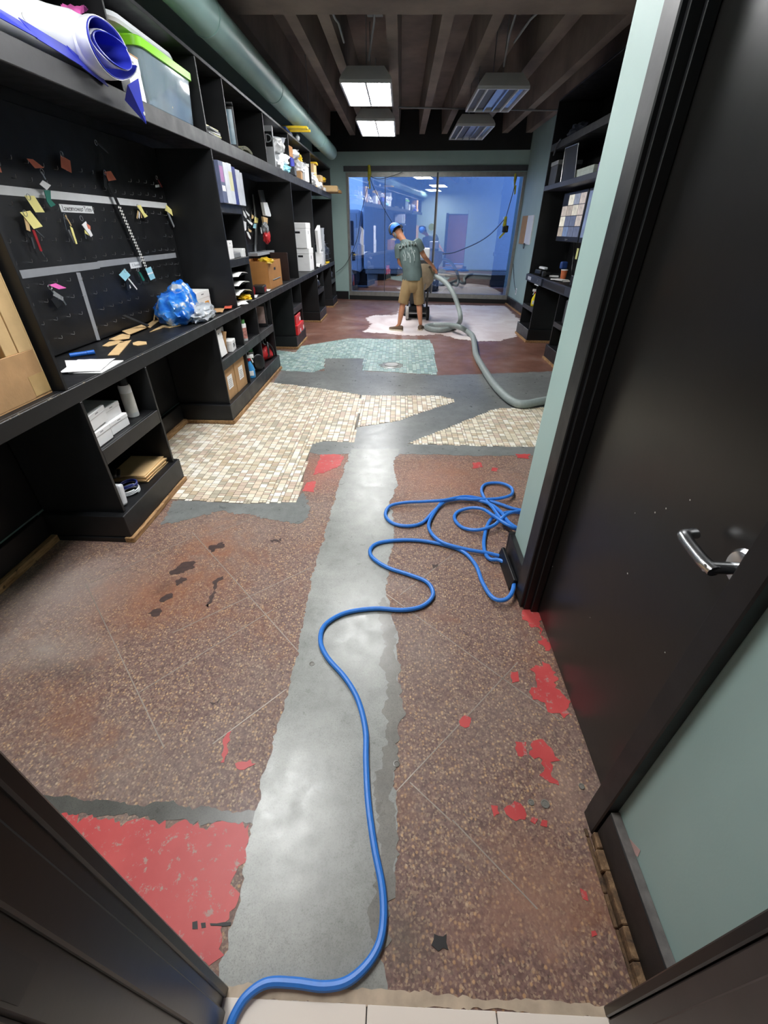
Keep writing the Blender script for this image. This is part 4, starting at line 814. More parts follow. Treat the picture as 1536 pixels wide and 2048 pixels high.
ph = thing('desk_handset', 'black handset cradle behind the coiled cable in the near base unit', 'handset', (-1.86, 2.22, sz)); rbox('cradle', (0.16, 0.14, 0.10), T((-1.90, 2.22, sz)), 'black_plastic', ph, 0.01); rbox('handset', (0.20, 0.10, 0.03), T((-1.84, 2.24, sz+0.115), 0.5, 0.0, 0.12), 'black_plastic', ph, 0.012); rbox('ear_piece', (0.06, 0.10, 0.018), T((-1.77, 2.30, sz+0.10), 0.5), 'black_plastic', ph, 0.008)
def coil(label, c, r, wr, mat, n=3, name='cable_coil'):
    pts = []
    for i in range(n*18): a = 2*PI*i/18; pts.append(V(c)+V((r*(1+0.05*math.sin(i*0.7))*math.cos(a), r*1.25*math.sin(a), wr+i*wr*0.11)))
    return tube(name, pts, wr, mat, None, 7, label=label, cat='cable')
coil('grey-white coiled cable in the near base unit', (-1.68, 2.255, sz), 0.048, 0.005, 'white_plastic', 3); coil('dark blue coiled cable on top of the white coil', (-1.68, 2.26, sz+0.045), 0.044, 0.005, M('cable_blue', (28, 44, 118), 0.4), 2)
rbox('white_case', (0.24, 0.045, 0.135), T((-1.745, 2.105, sz), 0.03, -0.15), 'white_plastic', None, 0.014, rest=sz, label='rounded white plastic case leaning in the near base unit', cat='case')

# ------------------------------------------------------------------ second base unit
sz = 0.5772
whitebox('white printed carton leaning at the left of the middle base shelf', (0.13, 0.17, 0.225), T((-1.69, 4.075, sz+0.0085), 0.03, 0, -0.12), name='printed_carton'); sheet('kraft_sheet', 0.22, 0.20, T((-1.74, 4.205, sz+0.112), 0.0, PI/2, 0.1), 'cardboard', 0.03, 0, 2, label='curved brown card standing between white cartons', cat='card')
whitebox('small square white carton in front, middle base shelf', (0.11, 0.15, 0.10), T((-1.68, 4.345, sz), 0.1), name='printed_carton'); whitebox('white carton behind the small square one, middle base shelf', (0.13, 0.16, 0.19), T((-1.83, 4.44, sz), 0.05), name='printed_carton'); text('carton_print', 'IN', frame3((-1.6235, 4.35, sz+0.05), (-0.1, 1, 0), (0, 0, 1)), 0.06, 'dark_grey', None, label='letters printed on the small square white carton', cat='lettering')
blob('grey_rag', (0.12, 0.30, 0.2), T((-1.99, 4.25, sz+0.0), 0.0), 'dark_grey', 0.5, 3, 5, label='dark grey rag pushed behind the printed cartons', cat='rag')
can('white spray can with a colourful label on the middle base shelf', (-1.66, OX(491, 689, -1.66).y, sz), 0.036, 0.21, 'white_paper', M('leaf_green', (70, 130, 70), 0.5), band=M('colour_band', (176, 120, 110), 0.5, var=0.6, scale=40))
pf = thing('framed_picture', 'dark framed picture standing in the right bay of the middle base unit', 'picture frame', (-1.72, 5.24, sz)); fm = T((-1.72, OX(522, 668, -1.72).y, sz), 0.12, 0.05)
rbox('frame', (0.20, 0.02, 0.262), fm, 'black_plastic', pf, 0.003); rbox('print', (0.15, 0.002, 0.19), fm @ T((0.005, -0.0112, 0.035)), M('faded_print', (150, 128, 122), 0.4, var=0.35, scale=14), pf, 0); tube('bail', [V((-1.67, 5.58, sz+0.06)), V((-1.65, 5.64, sz+0.10)), V((-1.65, 5.69, sz+0.06))], 0.006, 'mid_grey', pf, 7, smoothpath=4)
sz = 0.1845
carton('cardboard carton with a white label, left one in the middle base unit', (0.40, 0.305, 0.295), T((-1.83, 4.085, sz)), group='pair of labelled cartons'); carton('cardboard carton with a white label, right one in the middle base unit', (0.40, 0.305, 0.30), T((-1.825, 4.40, sz)), group='pair of labelled cartons')
M('bottle_blue', (64, 150, 214), 0.3); M('bottle_white', (230, 232, 232), 0.3); M('can_green', (58, 150, 84), 0.4)
spraybottle('blue spray bottle with a white trigger in the middle base unit', (-1.645, OX(504, 759, -1.645).y, sz), 0.285, 'bottle_blue', 'bottle_white', 0.4, 'red_plastic'); spraybottle('yellow-necked bottle at the back of the middle base unit', (-1.80, 5.04, sz), 0.24, M('bottle_amber', (176, 128, 34), 0.3), 'white_plastic', 0.2)
can('white and green spray can beside the black pan', (-1.72, 5.085, sz), 0.034, 0.25, 'bottle_white', 'can_green', band='can_green'); can('slim white can at the back beside the green one', (-1.90, 5.06, sz), 0.03, 0.22, 'bottle_white', 'white_plastic')
pn = thing('pan', 'round black pan with a pale rim standing on edge in the middle base unit', 'pan', (-1.64, 4.93, sz)); pm = frame3((-1.635, OX(519, 739, -1.635).y, sz+0.093), (0, 0, 1), (0.45, 0.85, 0.12))
turned('pan_bowl', [(0.05, -0.035), (0.082, -0.02), (0.090, 0.0), (0.086, 0.001), (0.076, -0.015), (0.045, -0.028)], 'black_plastic', pn, pm, 28); tube('pan_rim', [mpt(pm, (0.089*math.cos(k*PI/14), 0.089*math.sin(k*PI/14), 0.001)) for k in range(28)], 0.003, 'mid_grey', pn, 6, True)
t = thing('white_bottle', 'white plastic bottle lying on its side beside the red bag', 'bottle', (-1.66, 5.25, sz)); fm = frame3((-1.655, 5.22, sz+0.0375), (0, 0, 1), (0.85, 0.3, 0)); turned('bottle_body', [(0.033, 0), (0.036, 0.005), (0.036, 0.14), (0.02, 0.16)], 'bottle_white', t, fm @ Matrix.Rotation(0, 4, 'Z') , 18); turned('bottle_cap', [(0.02, 0.161), (0.02, 0.185)], 'white_plastic', t, fm, 14)
rb = thing('tool_bag', 'red and black soft tool bag in the middle base unit', 'bag', (-1.72, 5.45, sz)); M('bag_red', (186, 30, 36), 0.55); blob('bag_body', (0.24, 0.28, 0.22), T((-1.74, 5.57, sz), 0.0), 'bag_red', 0.25, 2, 3, 3, parent=rb)
tube('bag_strap', [V((-1.63, 5.48, sz+0.05)), V((-1.63, 5.51, sz+0.17)), V((-1.66, 5.56, sz+0.21)), V((-1.62, 5.62, sz+0.14)), V((-1.61, 5.66, sz+0.03))], 0.014, 'black_plastic', rb, 8, smoothpath=5); blob('bag_pocket', (0.12, 0.16, 0.14), T((-1.78, 5.56, sz+0.13), 0), 'black_plastic', 0.3, 3, 6, 3, parent=rb)
tube('hanging_cord', [V((-1.68, 5.60, 0.46)), V((-1.66, 5.52, 0.38)), V((-1.67, 5.46, 0.41)), V((-1.68, 5.50, 0.45))], 0.006, 'mid_grey', None, 7, smoothpath=6, label='loop of grey cord hanging above the red tool bag', cat='cord')

# ------------------------------------------------------------------ cubby column and middle worktop
z0 = 1.7755
ys_ = [OX(400+x/9.6, 300+1035/9.6, -1.572).y for x in (470, 555, 630, 705, 765, 845, 885)]
M('binder_navy', (38, 52, 128), 0.4); M('binder_pale', (214, 218, 226), 0.4); M('binder_slate', (96, 104, 132), 0.4)
for i, (lab, mt, h) in enumerate((('slate binder with a mauve spine label, first in the row', 'binder_slate', 0.295), ('white binder second in the row of binders', 'binder_pale', 0.295), ('white binder just left of the navy one', 'binder_pale', 0.30), ('navy blue binder in the row', 'binder_navy', 0.285), ('white binder right of the navy one', 'binder_pale', 0.275), ('thin white binder at the right end of the row', 'binder_pale', 0.262))):
    a, e = ys_[i]+0.003, ys_[i+1]-0.003; t = thing('binder', lab, 'binder', (-1.71, (a+e)/2, z0), 'binders in the upper cubby')
    box('cover', (-1.855, a, z0), (-1.575, a+0.004, z0+h), mt, t, 0.001); box('cover', (-1.855, e-0.004, z0), (-1.575, e, z0+h), mt, t, 0.001); box('spine', (-1.5785, a, z0), (-1.572, e, z0+h), mt, t, 0.002); box('pages', (-1.85, a+0.006, z0+0.006), (-1.59, e-0.006, z0+h-0.012), 'white_paper', t, 0)
    if i == 0: box('spine_label', (-1.5718, a+0.01, z0+0.15), (-1.571, e-0.02, z0+0.26), M('mauve', (170, 120, 170), 0.5), t, 0); box('spine_label', (-1.5718, a+0.012, z0+0.085), (-1.571, e-0.02, z0+0.125), 'white_paper', t, 0)
    if i == 2: box('spine_label', (-1.5718, a+0.006, z0+0.10), (-1.571, e-0.006, z0+0.24), M('label_cream', (216, 214, 170), 0.5), t, 0)
box('grey_folder', (-2.065, 5.36, 1.72), (-2.045, 5.50, 1.92), 'dark_grey', label='grey folder hanging past the binders', cat='folder')
z0 = 1.3405; whitebox('tall white box at the left of the open cubby', (0.16, 0.14, 0.15), T((-1.70, 4.70, z0))); rbox('ledger', (0.20, 0.22, 0.045), T((-1.74, 4.92, z0)), 'mid_grey', None, 0.004, label='grey ledger lying in the open cubby', cat='book'); whitebox('low white box at the right of the open cubby', (0.16, 0.10, 0.075), T((-1.70, 5.09, z0)))
for i, z in enumerate((0.9325, 1.027, 1.107, 1.187)): sheet('paper_sheet', 0.34, 0.40, T((-1.76, 4.85, z+0.002), 0.05*(i-1.5)), 'white_paper', 0.022+0.004*(i % 2), 0.006, i+3, label='sheaf of white paper in the %s letter slot of the cubby' % ('bottom', 'second lowest', 'second highest', 'top')[i], cat='paper', group='paper in the letter slots')
M('bag_yellow', (234, 196, 50), 0.4, var=0.15); blob('yellow_packet', (0.16, 0.26, 0.05), T((-1.68, 5.00, CZ+0.028), 0.4), 'bag_yellow', 0.5, 3, 7, 3, label='crumpled yellow packet at the front of the worktop', cat='packet')
sheet('paper_sheet', 0.16, 0.22, T((-1.66, 4.78, CZ+0.012), 0.5), 'white_paper', 0.008, 0.004, 8, label='white sheet hanging to the worktop edge before the yellow packet', cat='paper'); sheet('paper_sheet', 0.14, 0.26, T((-1.70, 5.36, CZ+0.003), 0.2), 'white_paper', 0.004, 0.004, 9, label='white leaflet right of the yellow packet', cat='paper')
td = thing('tape_gun', 'black and red tape dispenser on the middle worktop', 'tape dispenser', (-1.72, 5.65, CZ)); rbox('housing', (0.14, 0.20, 0.085), T((-1.70, 5.72, CZ), 0.1), 'black_plastic', td, 0.012); turned('tape_roll', [(0.045, 0), (0.045, 0.05), (0.022, 0.05)], 'red_plastic', td, frame3((-1.76, 5.53, CZ+0.046), (0, 0, 1), (0, -1, 0)), 20); rbox('red_panel', (0.004, 0.13, 0.045), T((-1.627, 5.725, CZ+0.02), 0.1), 'red_plastic', td, 0.001)
rbox('black_folder', (0.035, 0.34, 0.33), T((-1.84, 5.64, CZ), 0.35, 0, -0.06), 'dark_grey', None, 0.004, label='dark grey folder standing beside the open carton', cat='folder')
ob = thing('open_carton', 'open brown storage carton with a yellow cloth on the middle worktop', 'box', (-1.80, 6.55, CZ)); M('carton_brown', (176, 120, 62), 0.7, var=0.08)
ox0, ox1, oy0, oy1, oh = -2.02, -1.655, 6.05, 6.72, 0.31
box('bottom', (ox0, oy0, CZ), (ox1, oy1, CZ+0.005), 'carton_brown', ob, 0)
for a, e in (((ox0, oy0), (ox0+0.006, oy1)), ((ox1-0.006, oy0), (ox1, oy1)), ((ox0+0.0065, oy0), (ox1-0.0065, oy0+0.006)), ((ox0+0.0065, oy1-0.006), (ox1-0.0065, oy1))): box('wall', (a[0], a[1], CZ+0.0055), (e[0], e[1], CZ+oh), 'carton_brown', ob, 0.001)
box('hand_hole', (ox1, 6.33, CZ+0.20), (ox1+0.0008, 6.42, CZ+0.23), 'black_plastic', ob, 0); box('carton_clip', (ox1, 6.22, CZ+0.09), (ox1+0.006, 6.62, CZ+0.102), 'mid_grey', ob, 0.002)
box('dark_board', (-1.915, 7.20, CZ), (-1.66, 7.22, CZ+0.36), M('dark_brown', (54, 34, 28), 0.5), label='dark brown board standing behind the open carton', cat='board')
blob('yellow_cloth', (0.16, 0.22, 0.07), T((-1.70, 6.15, CZ+oh-0.02), 0.6), 'bag_yellow', 0.5, 3, 11, 3, label='yellow cloth draped over the open carton', cat='cloth')
sheet('magazine', 0.16, 0.17, T((-1.70, 5.935, CZ+0.001), 0.05), 'white_paper', 0.012, 0.004, 13, label='glossy magazine lying in front of the open carton', cat='magazine')
# pegboard two
p2 = thing('pegboard', 'second black pegboard crowded with keys, tags and tools', 'pegboard', (-2.09, 6.4, 1.25)); box('board', (-2.0955, 5.175, 0.94), (PX, 7.605, 2.135), 'black_paint', p2, 0.002)
for j in range(6):
    for i in range(9): inst('hook', HOOK, (PX, 5.5+i*0.2, 1.30+j*0.1), p2)
def Z4(p): return (460+p[0]/14.63, 380+p[1]/14.63)
K = [('white hanging key tag, top left of the second pegboard', ((370, 590), (420, 640), (480, 780), (465, 835), (400, 740)), 'tag_white'), ('white slim tag right of the top left one', ((440, 590), (500, 650), (580, 740), (545, 770), (480, 690)), 'tag_white'), ('long white tag at the left edge of the second pegboard', ((385, 905), (470, 940), (470, 1160), (440, 1200), (400, 1080)), 'tag_white'), ('white diagonal tag in the middle of the second pegboard', ((485, 860), (530, 870), (660, 980), (640, 1030), (560, 970)), 'tag_white'), ('lowest white tag of the second pegboard', ((475, 1220), (530, 1230), (605, 1380), (600, 1450), (540, 1380)), 'tag_white'), ('yellow tag over the yardstick', ((715, 775), (825, 830), (815, 970), (710, 960)), 'tag_yellow'), ('pale blue tag below the yellow one on the yardstick', ((690, 985), (765, 990), (760, 1130), (670, 1110)), 'tag_blue'), ('brass tag low on the second pegboard', ((530, 1120), (630, 1190), (610, 1240), (550, 1210)), 'cardboard_light'), ('thin grey key beside the brass loops', ((560, 760), (600, 860), (620, 910), (590, 910)), 'mid_grey'), ('brass loop keys in the middle of the second pegboard', ((630, 700), (690, 760), (680, 830), (630, 850)), 'cardboard_light')]
for lab, q, mt in K:
    x = PX+0.03; t = thing('key_tag', lab, 'keys', OX(*Z4(q[0]), x), 'tags on the second pegboard'); slab('tag', [OX(*Z4(p), x) for p in q], (1, 0, 0), 0.003, mt, t)
    c = OX(*Z4(q[0]), x); tube('ring', [c+V((0.004, 0.013*math.cos(k*PI/5), 0.013*math.sin(k*PI/5)+0.01)) for k in range(10)], 0.0015, 'steel', t, 5, True)
slab('yardstick', [OX(*Z4(p), PX+0.022) for p in ((650, 130), (680, 130), (790, 950), (775, 1780), (740, 1815), (715, 1780), (735, 1250), (700, 560))], (1, 0, 0), 0.004, 'mid_grey', label='long pale yardstick hanging on the second pegboard', cat='yardstick')
br = thing('brush', 'white bench brush with a wooden end hanging on the second pegboard', 'brush', OX(*Z4((980, 400)), PX+0.03)); slab('handle', [OX(*Z4(p), PX+0.12) for p in ((810, 0), (930, 0), (1010, 360), (890, 360))], (1, 0, 0), 0.02, 'dark_grey', br); slab('bristles', [OX(*Z4(p), PX+0.12) for p in ((890, 362), (1010, 362), (1125, 740), (1110, 780), (960, 740))], (1, 0, 0), 0.04, 'white_plastic', br); slab('wooden_end', [OX(*Z4(p), PX+0.12) for p in ((915, 775), (1055, 820), (1050, 985), (950, 985))], (1, 0, 0), 0.025, 'cardboard_light', br)
gv = thing('work_gloves', 'red and grey work gloves hanging low on the second pegboard', 'gloves', OX(*Z4((1050, 1300)), PX+0.03)); c = OX(*Z4((1070, 1350)), PX+0.16); blob('glove', (0.08, 0.20, 0.18), T(c-V((0, 0, 0.09))), 'bag_red', 0.4, 3, 4, 3, False, gv); c = OX(*Z4((1040, 1180)), PX+0.16); blob('glove_cuff', (0.08, 0.18, 0.14), T(c-V((0, 0, 0.05))), 'mid_grey', 0.4, 3, 8, 3, False, gv)
for i, (lab, q) in enumerate((('white tag hanging left of the gloves', ((880, 1085), (910, 1100), (940, 1280), (915, 1280))), ('white strip tag below the gloves', ((1090, 1465), (1115, 1470), (1140, 1630), (1115, 1640))))): slab('key_tag', [OX(*Z4(p), PX+0.03) for p in q], (1, 0, 0), 0.003, 'tag_white', label=lab, cat='tag', group='tags on the second pegboard')
box('clear_tray', (-2.07, 6.6, 1.27), (-1.92, 7.5, 1.31), 'clear_wrap', p2, 0.004)

# ------------------------------------------------------------------ far bays of the worktop
def banker(label, lo, hi, group='white storage boxes'):
    t = thing('storage_box', label, 'box', ((lo[0]+hi[0])/2, (lo[1]+hi[1])/2, lo[2]), group); box('body', lo, (hi[0], hi[1], hi[2]-0.03), 'white_paper', t, 0.004); box('lid', (lo[0]-0.004, lo[1]-0.004, hi[2]-0.085), (hi[0]+0.004, hi[1]+0.004, hi[2]), 'white_paper', t, 0.005)
    box('hand_hole', ((lo[0]+hi[0])/2-0.045, lo[1]-0.0012, lo[2]+0.22), ((lo[0]+hi[0])/2+0.045, lo[1]-0.0002, lo[2]+0.25), 'black_plastic', t, 0); box('mark', (hi[0]+0.0002, (lo[1]+hi[1])/2-0.03, hi[2]-0.17), (hi[0]+0.001, (lo[1]+hi[1])/2+0.01, hi[2]-0.12), 'dark_grey', t, 0)
banker('upper white storage box of the far stack', (-1.97, 8.83, 1.292), (-1.66, 9.24, 1.67)); banker('lower white storage box of the far stack', (-1.96, 8.85, CZ), (-1.64, 9.26, 1.290))
t = thing('cup_stack', 'tall stack of clear cups on the far worktop', 'cups', (-1.78, 9.75, CZ))
for i in range(5): turned('cup', [(0.058, 0), (0.07, 0.17), (0.075, 0.175), (0.075, 0.185), (0.066, 0.185), (0.055, 0.01)], 'clear_wrap', t, T((-1.72, 10.85, CZ+i*0.12)), 18)
rbox('white_folder', (0.06, 0.36, 0.42), T((-1.70, 10.40, CZ+0.26), 0.0, 0.25), 'white_paper', None, 0.004, label='white folder leaning over the cup stack', cat='folder'); whitebox('white box carrying the leaning folder, far worktop', (0.2, 0.30, 0.245), T((-1.74, 10.38, CZ)))
wb = thing('wire_basket', 'dark wire basket with papers on the far worktop', 'basket', (-1.85, 10.6, CZ)); blob('contents', (0.30, 0.5, 0.42), T((-1.82, 11.5, CZ)), 'dark_grey', 0.3, 3, 3, 3, parent=wb)
for k in range(4): tube('wire', [V((-1.99+0.02*k, 11.22, CZ+0.06+0.1*k)), V((-1.66-0.02*k, 11.22, CZ+0.06+0.1*k)), V((-1.66-0.02*k, 11.8, CZ+0.06+0.1*k)), V((-1.99+0.02*k, 11.8, CZ+0.06+0.1*k))], 0.005, 'steel', wb, 5, True)
sheet('yellow_paper', 0.12, 0.26, T((-1.66, 11.05, CZ+0.001), 0.1), 'bag_yellow', 0.02, 0.02, 4, label='yellow paper at the front of the far worktop', cat='paper'); sheet('paper_sheet', 0.2, 0.6, T((-1.72, 9.88, CZ+0.001), 0.1), 'white_paper', 0.03, 0.03, 5, label='white papers before the leaning folder on the far worktop', cat='paper'); sheet('manila_folder', 0.10, 0.22, T((-1.66, 10.68, CZ+0.001), 0.0), 'manila', 0.002, 0, 6, label='manila folder at the edge of the far worktop', cat='folder')

# base units farther back
sz = 0.1845; M('box_red', (212, 36, 40), 0.35, var=0.1)
def redbox(label, p, s, rz):
    t = thing('red_box', label, 'box', p, 'red boxes'); m = T(p, rz); rbox('body', (s[0], s[1], s[2]*0.7), m, 'box_red', t, 0.004); rbox('lid', (s[0]+0.006, s[1]+0.006, s[2]*0.32), m @ T((0, 0, s[2]*0.7)), 'box_red', t, 0.004); rbox('white_panel', (0.001, s[1]*0.25, s[2]*0.4), m @ T((s[0]/2+0.003, s[1]*0.34, s[2]*0.12)), 'white_paper', t, 0)
redbox('upper red box in the base unit', (-1.73, 7.30, sz+0.14), (0.24, 0.40, 0.13), 0.03); redbox('lower left red box in the base unit', (-1.70, 7.16, sz), (0.25, 0.24, 0.135), 0.0); redbox('lower right red box in the base unit', (-1.71, 7.43, sz), (0.25, 0.26, 0.135), -0.02)
blob('dark_helmet', (0.24, 0.4, 0.20), T((-1.74, 9.66, 0.5772)), 'black_plastic', 0.15, 2, 2, 3, label='rounded black lump on the far base shelf', cat='helmet'); rbox('white_spool', (0.06, 0.12, 0.05), T((-1.67, 9.5, 0.79), 0.4, 0.4), 'white_plastic', None, 0.01, label='small white spool resting on the black lump', cat='spool')
tube('orange_rod', [V((-1.66, 11.36, 0.19)), V((-1.665, 11.34, 0.33)), V((-1.66, 11.37, 0.46))], 0.026, M('orange_plastic', (240, 92, 40), 0.4), None, 10, label='orange rod standing in the farthest base unit', cat='rod')
blob('cable_bundle', (0.2, 0.5, 0.22), T((-1.74, 11.6, 0.5772)), 'dark_grey', 0.5, 4, 6, 3, label='dark tangle of cable on the farthest base shelf', cat='cable')

# ------------------------------------------------------------------ long top shelf
M('banner_white', (238, 240, 244), 0.35, var=0.03); M('banner_blue', (44, 54, 176), 0.35, var=0.1)
bn_ = thing('vinyl_banner', 'rolled white and blue vinyl banner hanging over the long shelf edge', 'banner', (-1.75, 2.6, SZ))
axis = catmull([V((-1.86, 1.95, SZ+0.145)), V((-1.82, 2.45, SZ+0.145)), V((-1.79, 2.80, SZ+0.145)), V((-1.70, 3.02, SZ+0.142)), V((-1.60, 3.07, SZ+0.13)), V((-1.50, 3.06, SZ+0.115))], 5)
def roll(name, t0, t1, r0, r1, mat, i0=0, ext=0.0, turns=1.9):
    bm = bmesh.new(); G = []; n = len(axis); m = 60
    for j in range(i0, n):
        t = (axis[min(j+1, n-1)]-axis[max(j-1, 0)]).normalized(); sx = t.cross(V((0, 0, 1))).normalized(); up = sx.cross(t)
        row = []
        for th in (0.0, 0.004):
            for i in range(m+1):
                i_ = i if not th else m-i; u = t0+(t1-t0)*i_/m; a = 2*PI*turns*u+PI*1.05; r = (r0+(r1-r0)*u)*(1+0.05*math.sin(j*0.8+a))-th
                row.append(axis[j]+t*(0.03*math.sin(a*1.3)+ext*u if j == n-1 else 0)+sx*(r*math.cos(a)*(1.02+0.55*max(0, (j-12)/(n-13))))+up*(r*math.sin(a)*0.84))
        G.append(row)
    A = [[bm.verts.new(p) for p in r] for r in G]; q = len(A[0])
    for j in range(len(A)-1):
        for i in range(q): bm.faces.new((A[j][i], A[j][(i+1) % q], A[j+1][(i+1) % q], A[j+1][i]))
    for r in (A[0], A[-1]):
        for i in range(m): bm.faces.new((r[i], r[i+1], r[q-2-i], r[q-1-i]))
    bmesh.ops.recalc_face_normals(bm, faces=bm.faces)
    return obj(name, bm, mat, bn_, smooth=True)
roll('outer_sheet', 0.0, 1.0, 0.150, 0.055, 'banner_white'); roll('blue_liner', 0.0, 1.0, 0.1445, 0.0495, 'banner_blue', 0, 0.02)
bm = bmesh.new(); P0 = [(2.0, 0.03), (2.3, 0.035), (2.6, 0.03), (2.9, 0.01), (3.1, -0.02)]
for i in range(len(P0)-1):
    (ya, za), (yb, zb) = P0[i], P0[i+1]; prism(bm, [V((-1.645, ya, SZ+0.09)), V((-1.645, yb, SZ+0.08)), V((-1.590, yb, SZ+zb)), V((-1.595, ya, SZ+za))], (1, 0, 0.4), 0.004)
bmesh.ops.recalc_face_normals(bm, faces=bm.faces); obj('blue_drape', bm, 'banner_blue', bn_)
bm = bmesh.new(); prism(bm, [V((-1.51, 3.16, SZ+0.00)), V((-1.50, 3.28, SZ+0.05)), V((-1.545, 3.35, SZ-0.13)), V((-1.575, 3.22, SZ-0.05))], (1, -0.2, 0.2), 0.004); bmesh.ops.recalc_face_normals(bm, faces=bm.faces); obj('hanging_corner', bm, 'banner_blue', bn_)
for x_, y, z in ((-1.532, 3.325, SZ-0.085), (-1.630, 2.62, SZ+0.10), (-1.660, 2.30, SZ+0.09)): turned('grommet', [(0.012, 0), (0.012, 0.003), (0.005, 0.003)], 'steel', bn_, frame3((x_, y, z), (0, 1, 0), (0, 0, 1)), 14)
carton('brown carton standing on the long shelf at the left edge', (0.30, 0.22, 0.42), T((-1.77, 2.01-0.20, SZ), 0.1), labelled=False); rbox('envelope_pad', (0.10, 0.16, 0.20), T((-1.70, 1.55, SZ), 0.3, 0, -0.2), 'manila', None, 0.004, rest=SZ+0.0005, label='bent manila packet beside the brown carton on the long shelf', cat='envelope')
sheet('pink_cloth', 0.10, 0.12, T((-1.72, 3.22, SZ+0.275), 0.2, 0.4), 'tag_pink', 0.02, 0.02, 3, label='scrap of pink cloth showing above the banner', cat='cloth')
bi = thing('storage_bin', 'clear plastic storage bin with a lime green lid on the long shelf', 'bin', (-1.82, 4.05, SZ)); g = N('bin_plastic'); g.base(g.ramp(g.noise(4, 2), [(0.3, lin((176, 200, 216))), (0.7, lin((206, 222, 232)))])); g.rough(0.12); g.b.inputs['Transmission Weight'].default_value = 0.72; M('lid_lime', (134, 214, 40), 0.35, var=0.05)
def rr(x0, x1, y0, y1, z, r=0.05, n=4):
    out = []
    for cx, cy, a0 in ((x1-r, y0+r, -PI/2), (x1-r, y1-r, 0), (x0+r, y1-r, PI/2), (x0+r, y0+r, PI)):
        for k in range(n+1): a = a0+PI/2*k/n; out.append(V((cx+r*math.cos(a), cy+r*math.sin(a), z)))
    return out
bx0_, bx1_, by0_, by1_ = -2.02, -1.625, 3.66, 4.44
loft('tub', [rr(bx0_+0.03, bx1_-0.03, by0_+0.03, by1_-0.03, SZ), rr(bx0_+0.02, bx1_-0.02, by0_+0.02, by1_-0.02, SZ+0.02), rr(bx0_, bx1_, by0_, by1_, SZ+0.30), rr(bx0_+0.004, bx1_-0.004, by0_+0.004, by1_-0.004, SZ+0.299), rr(bx0_+0.024, bx1_-0.024, by0_+0.024, by1_-0.024, SZ+0.022)], 'bin_plastic', bi)
loft('lid', [rr(bx0_-0.012, bx1_+0.012, by0_-0.012, by1_+0.012, SZ+0.275), rr(bx0_-0.015, bx1_+0.015, by0_-0.015, by1_+0.015, SZ+0.315), rr(bx0_, bx1_, by0_, by1_, SZ+0.325), rr(bx0_+0.02, bx1_-0.02, by0_+0.02, by1_-0.02, SZ+0.312)], 'lid_lime', bi)
for i, (x, y, mt, s) in enumerate(((-1.76, 4.22, 'tag_green', 0.14), (-1.75, 3.95, 'white_plastic', 0.12), (-1.74, 4.05, 'cardboard_light', 0.13), (-1.85, 4.25, 'bottle_blue', 0.2), (-1.78, 3.80, 'cardboard', 0.15))): blob('bin_content', (s, s*1.2, s*0.8), T((x, y, SZ+0.025), i), mt, 0.4, 3, i, 2, label='%s odds and ends inside the clear bin' % ('green', 'white', 'tan', 'blue', 'brown')[i], cat='clutter', group='odds and ends in the clear bin')
loft('spare_tray_cover', [rr(-1.99, -1.68, 3.50, 4.35, SZ+0.345, 0.1), rr(-2.0, -1.67, 3.49, 4.36, SZ+0.36, 0.1), rr(-1.99, -1.68, 3.50, 4.35, SZ+0.385, 0.1)], 'white_plastic', label='white plastic lid lying on top of the lime-lidded bin', cat='plastic cover')
whitebox('white box squeezed between the banner and the clear bin', (0.20, 0.16, 0.20), T((-1.72, 3.52, SZ)), name='white_box'); rbox('kraft_flap', (0.20, 0.17, 0.006), T((-1.72, 3.52, SZ+0.205), 0, 0, 0.05), 'cardboard', None, 0.001, label='kraft card lying on the box beside the clear bin', cat='card')
def yz(px, py, x=-1.64): return OX(px, py, x)
for i in range(6): rbox('magazine', (0.26, 0.40-0.02*i, 0.012), T((-1.78+0.01*math.sin(i*2), 4.84+0.01*math.cos(i*3), SZ+0.0005+0.0128*i), 0.08*math.sin(i*1.9)), ('white_paper', 'mid_grey', 'label_cream')[i % 3], None, 0.001, label='magazine, %s of the stack on the long shelf beside the sign holder' % ('bottom one', 'fifth from the top', 'fourth from the top', 'third from the top', 'second from the top', 'topmost')[i], cat='magazine', group='magazine stack on the long shelf')
tb = thing('sign_holder', 'black framed sign holder standing on the long shelf', 'sign holder', (-1.68, 5.35, SZ)); fm = T((-1.70, 5.32, SZ), 0.25)
rbox('frame', (0.20, 0.02, 0.30), fm, 'black_plastic', tb, 0.006); rbox('screen', (0.16, 0.003, 0.25), fm @ T((0.005, -0.0118, 0.025)), M('grey_blue_print', (120, 146, 160), 0.2, var=0.2), tb, 0); rbox('top_bar', (0.20, 0.10, 0.018), fm @ T((0, -0.02, 0.302)), 'black_plastic', tb, 0.006); turned('post', [(0.018, 0), (0.018, 0.32), (0.012, 0.335)], 'black_plastic', tb, fm @ T((-0.12, 0.0, 0)), 12)
for i in range(5): sheet('newspaper', 0.26, 0.40, T((-1.76, 5.72, SZ+0.001+0.006*i), 0.0), ('label_cream', 'mid_grey')[i % 2], 0.03, 0.0, 1, label='curled newspaper, %s of the pile right of the sign holder' % ('bottom one', 'fourth from the top', 'third from the top', 'second from the top', 'topmost')[i], cat='newspaper', group='curled newspapers on the long shelf')
sg = thing('letter_sign', 'white board sign with a black panel and letter D on the long shelf', 'sign', (-1.78, 6.9, SZ)); a = 6.86
for i in range(3): box('board', (-1.95, a+0.03+i*0.022, SZ), (-1.615-0.012*i, a+0.048+i*0.022, SZ+0.40-0.025*i), 'white_plastic', sg, 0.004)
